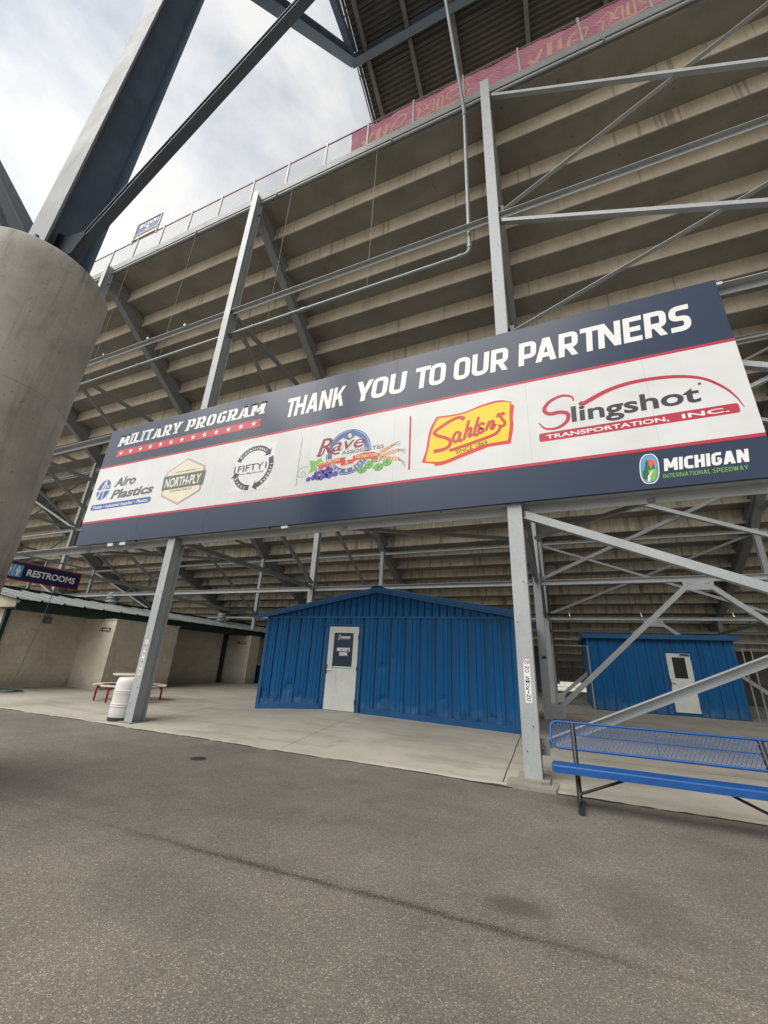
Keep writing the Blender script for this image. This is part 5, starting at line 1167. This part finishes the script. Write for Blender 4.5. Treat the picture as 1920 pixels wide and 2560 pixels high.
def clip(x):  # mesh height limits near the rounded ends
    e = min(x-BX0, BX1-x)
    if e > .09: return 0, 1
    k = .3*(1-math.sqrt(max(0, 1-((.09-e)/.09)**2))); return k, 1-k
pit = .045
for sgn in (1, -1):
    x = BX0-.2
    while x < BX1+.2:
        prev = None
        for k in range(13):
            t = k/12; xx = x+sgn*(t-.5)*.19
            if BX0+.006 < xx < BX1-.006:
                lo, hi = clip(xx)
                if lo <= t <= hi:
                    if prev: mb.bar(bp(prev[0], prev[1], .002*sgn), bp(xx, t, .002*sgn), .0062, .005, (0,1,0), BENCH_B)
                    prev = (xx, t); continue
            prev = None
        x += pit
mb.build('back_mesh', bn_)
mb = MB(); mb.bar(bp(BX0+.25, .52, .012), bp(BX1-.2, .52, .012), .012, .012, (0,0,1), BENCH_B); mb.bar(bp(.98, .02, .012), bp(.98, .98, .012), .010, .010, (1,0,0), BENCH_B); mb.build('back_stiffener', bn_)
for x in (.03, 2.03):
    mb = MB(); mb.tube([(x, 5.985, .036), (x, 6.02, .036), (x, 6.62, .036)], .034, BLACK_P, 14); mb.tube([(x, 5.975, .036), (x, 6.0, .036)], .037, BLACK_R, 14); mb.build('foot', bn_, smooth=True)
    mb = MB(); mb.tube([(x, 6.30, .06), (x, 6.40, .36), (x, 6.48, .50), (x, 6.555, .60), (x, 6.655, .87)], .031, BLACK_P, 12); mb.tube([(x, 6.12, .355), (x, 6.45, .375)], .025, BLACK_P, 10); mb.build('leg', bn_, smooth=True)
    mb = MB(); p, q = bp(x, .02, .02), bp(x, .97, .02); mb.bar(p, q, .055, .012, (1,0,0), BENCH_B); mb.build('back_bracket', bn_)
    sg = 1 if x < 1 else -1
    mb = MB(); mb.tube([(x+.02*sg, 6.30, .15), (x+.06*sg, 6.29, .165), (x+.46*sg, 6.22, .345), (x+.52*sg, 6.22, .375)], .015, BLACK_P, 8); mb.tube([(x, 6.26, .15), (x+.01*sg, 6.25, .15)], .012, CHROME, 8); mb.build('brace', bn_, smooth=True)

# ------------------------------------------------------------------ small things
mc_ = thing('utility_cover', (-5.36, 5.57, 0), 'small round iron utility cover set in the asphalt', 'cover')
mb = MB(); mb.lathe([(.105,0),(.105,.006),(.09,.008),(.088,.004),(.065,.004),(.06,.007),(0,.007)], (-5.36, 5.57, 0), flat('cast_iron', (.045, .04, .036), .6, .3), 28); mb.build('lid', mc_, smooth=True)
mb = MB(); mb.lathe([(.125,.0005),(.125,.003),(.108,.003),(.108,.0005)], (-5.36, 5.57, 0), flat('iron_ring', (.07, .06, .05), .7), 28); mb.build('ring', mc_)
t = thing('number_plate', (-.52, 13.68, 1.93), 'small dark number plate on the post behind the right front post', 'sign'); mb = MB(); mb.box((-.57, 13.675, 1.89), (-.47, 13.689, 1.97), BLACK_P); mb.build('plate', t)
lp_ = thing('lamp_conduit', (0, 20.5, 4.05), 'black pipe with small bright fittings running along under the stand', 'conduit')
mb = MB(); mb.tube([(-26, 20.55, 4.06), (16, 20.55, 4.04)], .035, BLACK_P, 8); mb.build('conduit', lp_)
for x in (-14.8, -12.4, .45, 3.25, 6.4):
    mb = MB(); mb.tube([(x, 20.5, 4.10), (x, 20.5, 4.0), (x+.03, 20.48, 3.92)], [.035, .03, .045], CHROME, 10); mb.build('fitting', lp_, smooth=True)

# chain link gate by the back shed and the fence at the far open end
def chainlink(par, x0, x1, y, z0, z1, pit=.075):
    mb = MB(); h_ = z1-z0; x = x0-h_
    while x < x1+h_:
        for sg in (1, -1):
            a, b = (x, z0), (x+h_*sg, z1)
            t0, t1 = 0, 1; dx = b[0]-a[0]
            ts = sorted(((x0-a[0])/dx, (x1-a[0])/dx)); t0, t1 = max(0, ts[0]), min(1, ts[1])
            if t1-t0 > .02: mb.tube([(a[0]+dx*t0, y, z0+h_*t0), (a[0]+dx*t1, y, z0+h_*t1)], .0022, STEEL_IN, 3)
        x += pit
    mb.build('wire_mesh', par)
cg = thing('chainlink_gate', (.2, 16, .25), 'chain link gate panel between the inner post and the back blue shed', 'gate')
mb = MB(); mb.tube([(-.32, 16, .28), (-.32, 16, 2.42), (.80, 16, 2.42), (.80, 16, .28)], .024, FENCE_G, 8); mb.build('frame', cg, smooth=True); chainlink(cg, -.32, .80, 16.0, .3, 2.4)
cg = thing('chainlink_fence', (8, 18.6, .3), 'chain link fence panel running right from the back blue shed', 'fence')
for x in (5.78, 6.02, 8.6, 11.4): mb = MB(); mb.tube([(x, 18.5, .25), (x, 18.5, 2.62)], .026, STEEL_IN, 8); mb.build('post', cg, smooth=True)
mb = MB(); mb.tube([(5.78, 18.5, 2.58), (11.6, 18.5, 2.58)], .02, STEEL_IN, 8); mb.build('top_rail', cg, smooth=True); chainlink(cg, 6.02, 11.5, 18.5, .32, 2.56)
ff_ = thing('track_fence', (0, 37, .3), 'low fence with pale rails in the daylight beyond the far end of the stand', 'fence')
for z in (.55, .92): mb = MB(); mb.tube([(-30, 37.5, z), (14, 37.5, z)], .035, WHITE_P, 6); mb.build('rail', ff_)
for i in range(16): mb = MB(); mb.tube([(-28+2.7*i, 37.5, -.3), (-28+2.7*i, 37.5, 1.0)], .035, FENCE_G, 6); mb.build('post', ff_)
chainlink(ff_, -3, 6, 37.2, .0, 1.2, .1)
bw = thing('back_wall', (3, 30.5, 0), 'dark wall closing the space at the back under the stand', 'wall')
BKW = paint('dark_block', (.10, .092, .08), .9, .2, 1.2)
mb = MB(); mb.box((1.6, 31.5, -.1), (40, 31.7, 3.3), BKW); mb.box((-62, 31.5, -.1), (-.9, 31.7, 3.3), BKW); mb.build('block_wall', bw)
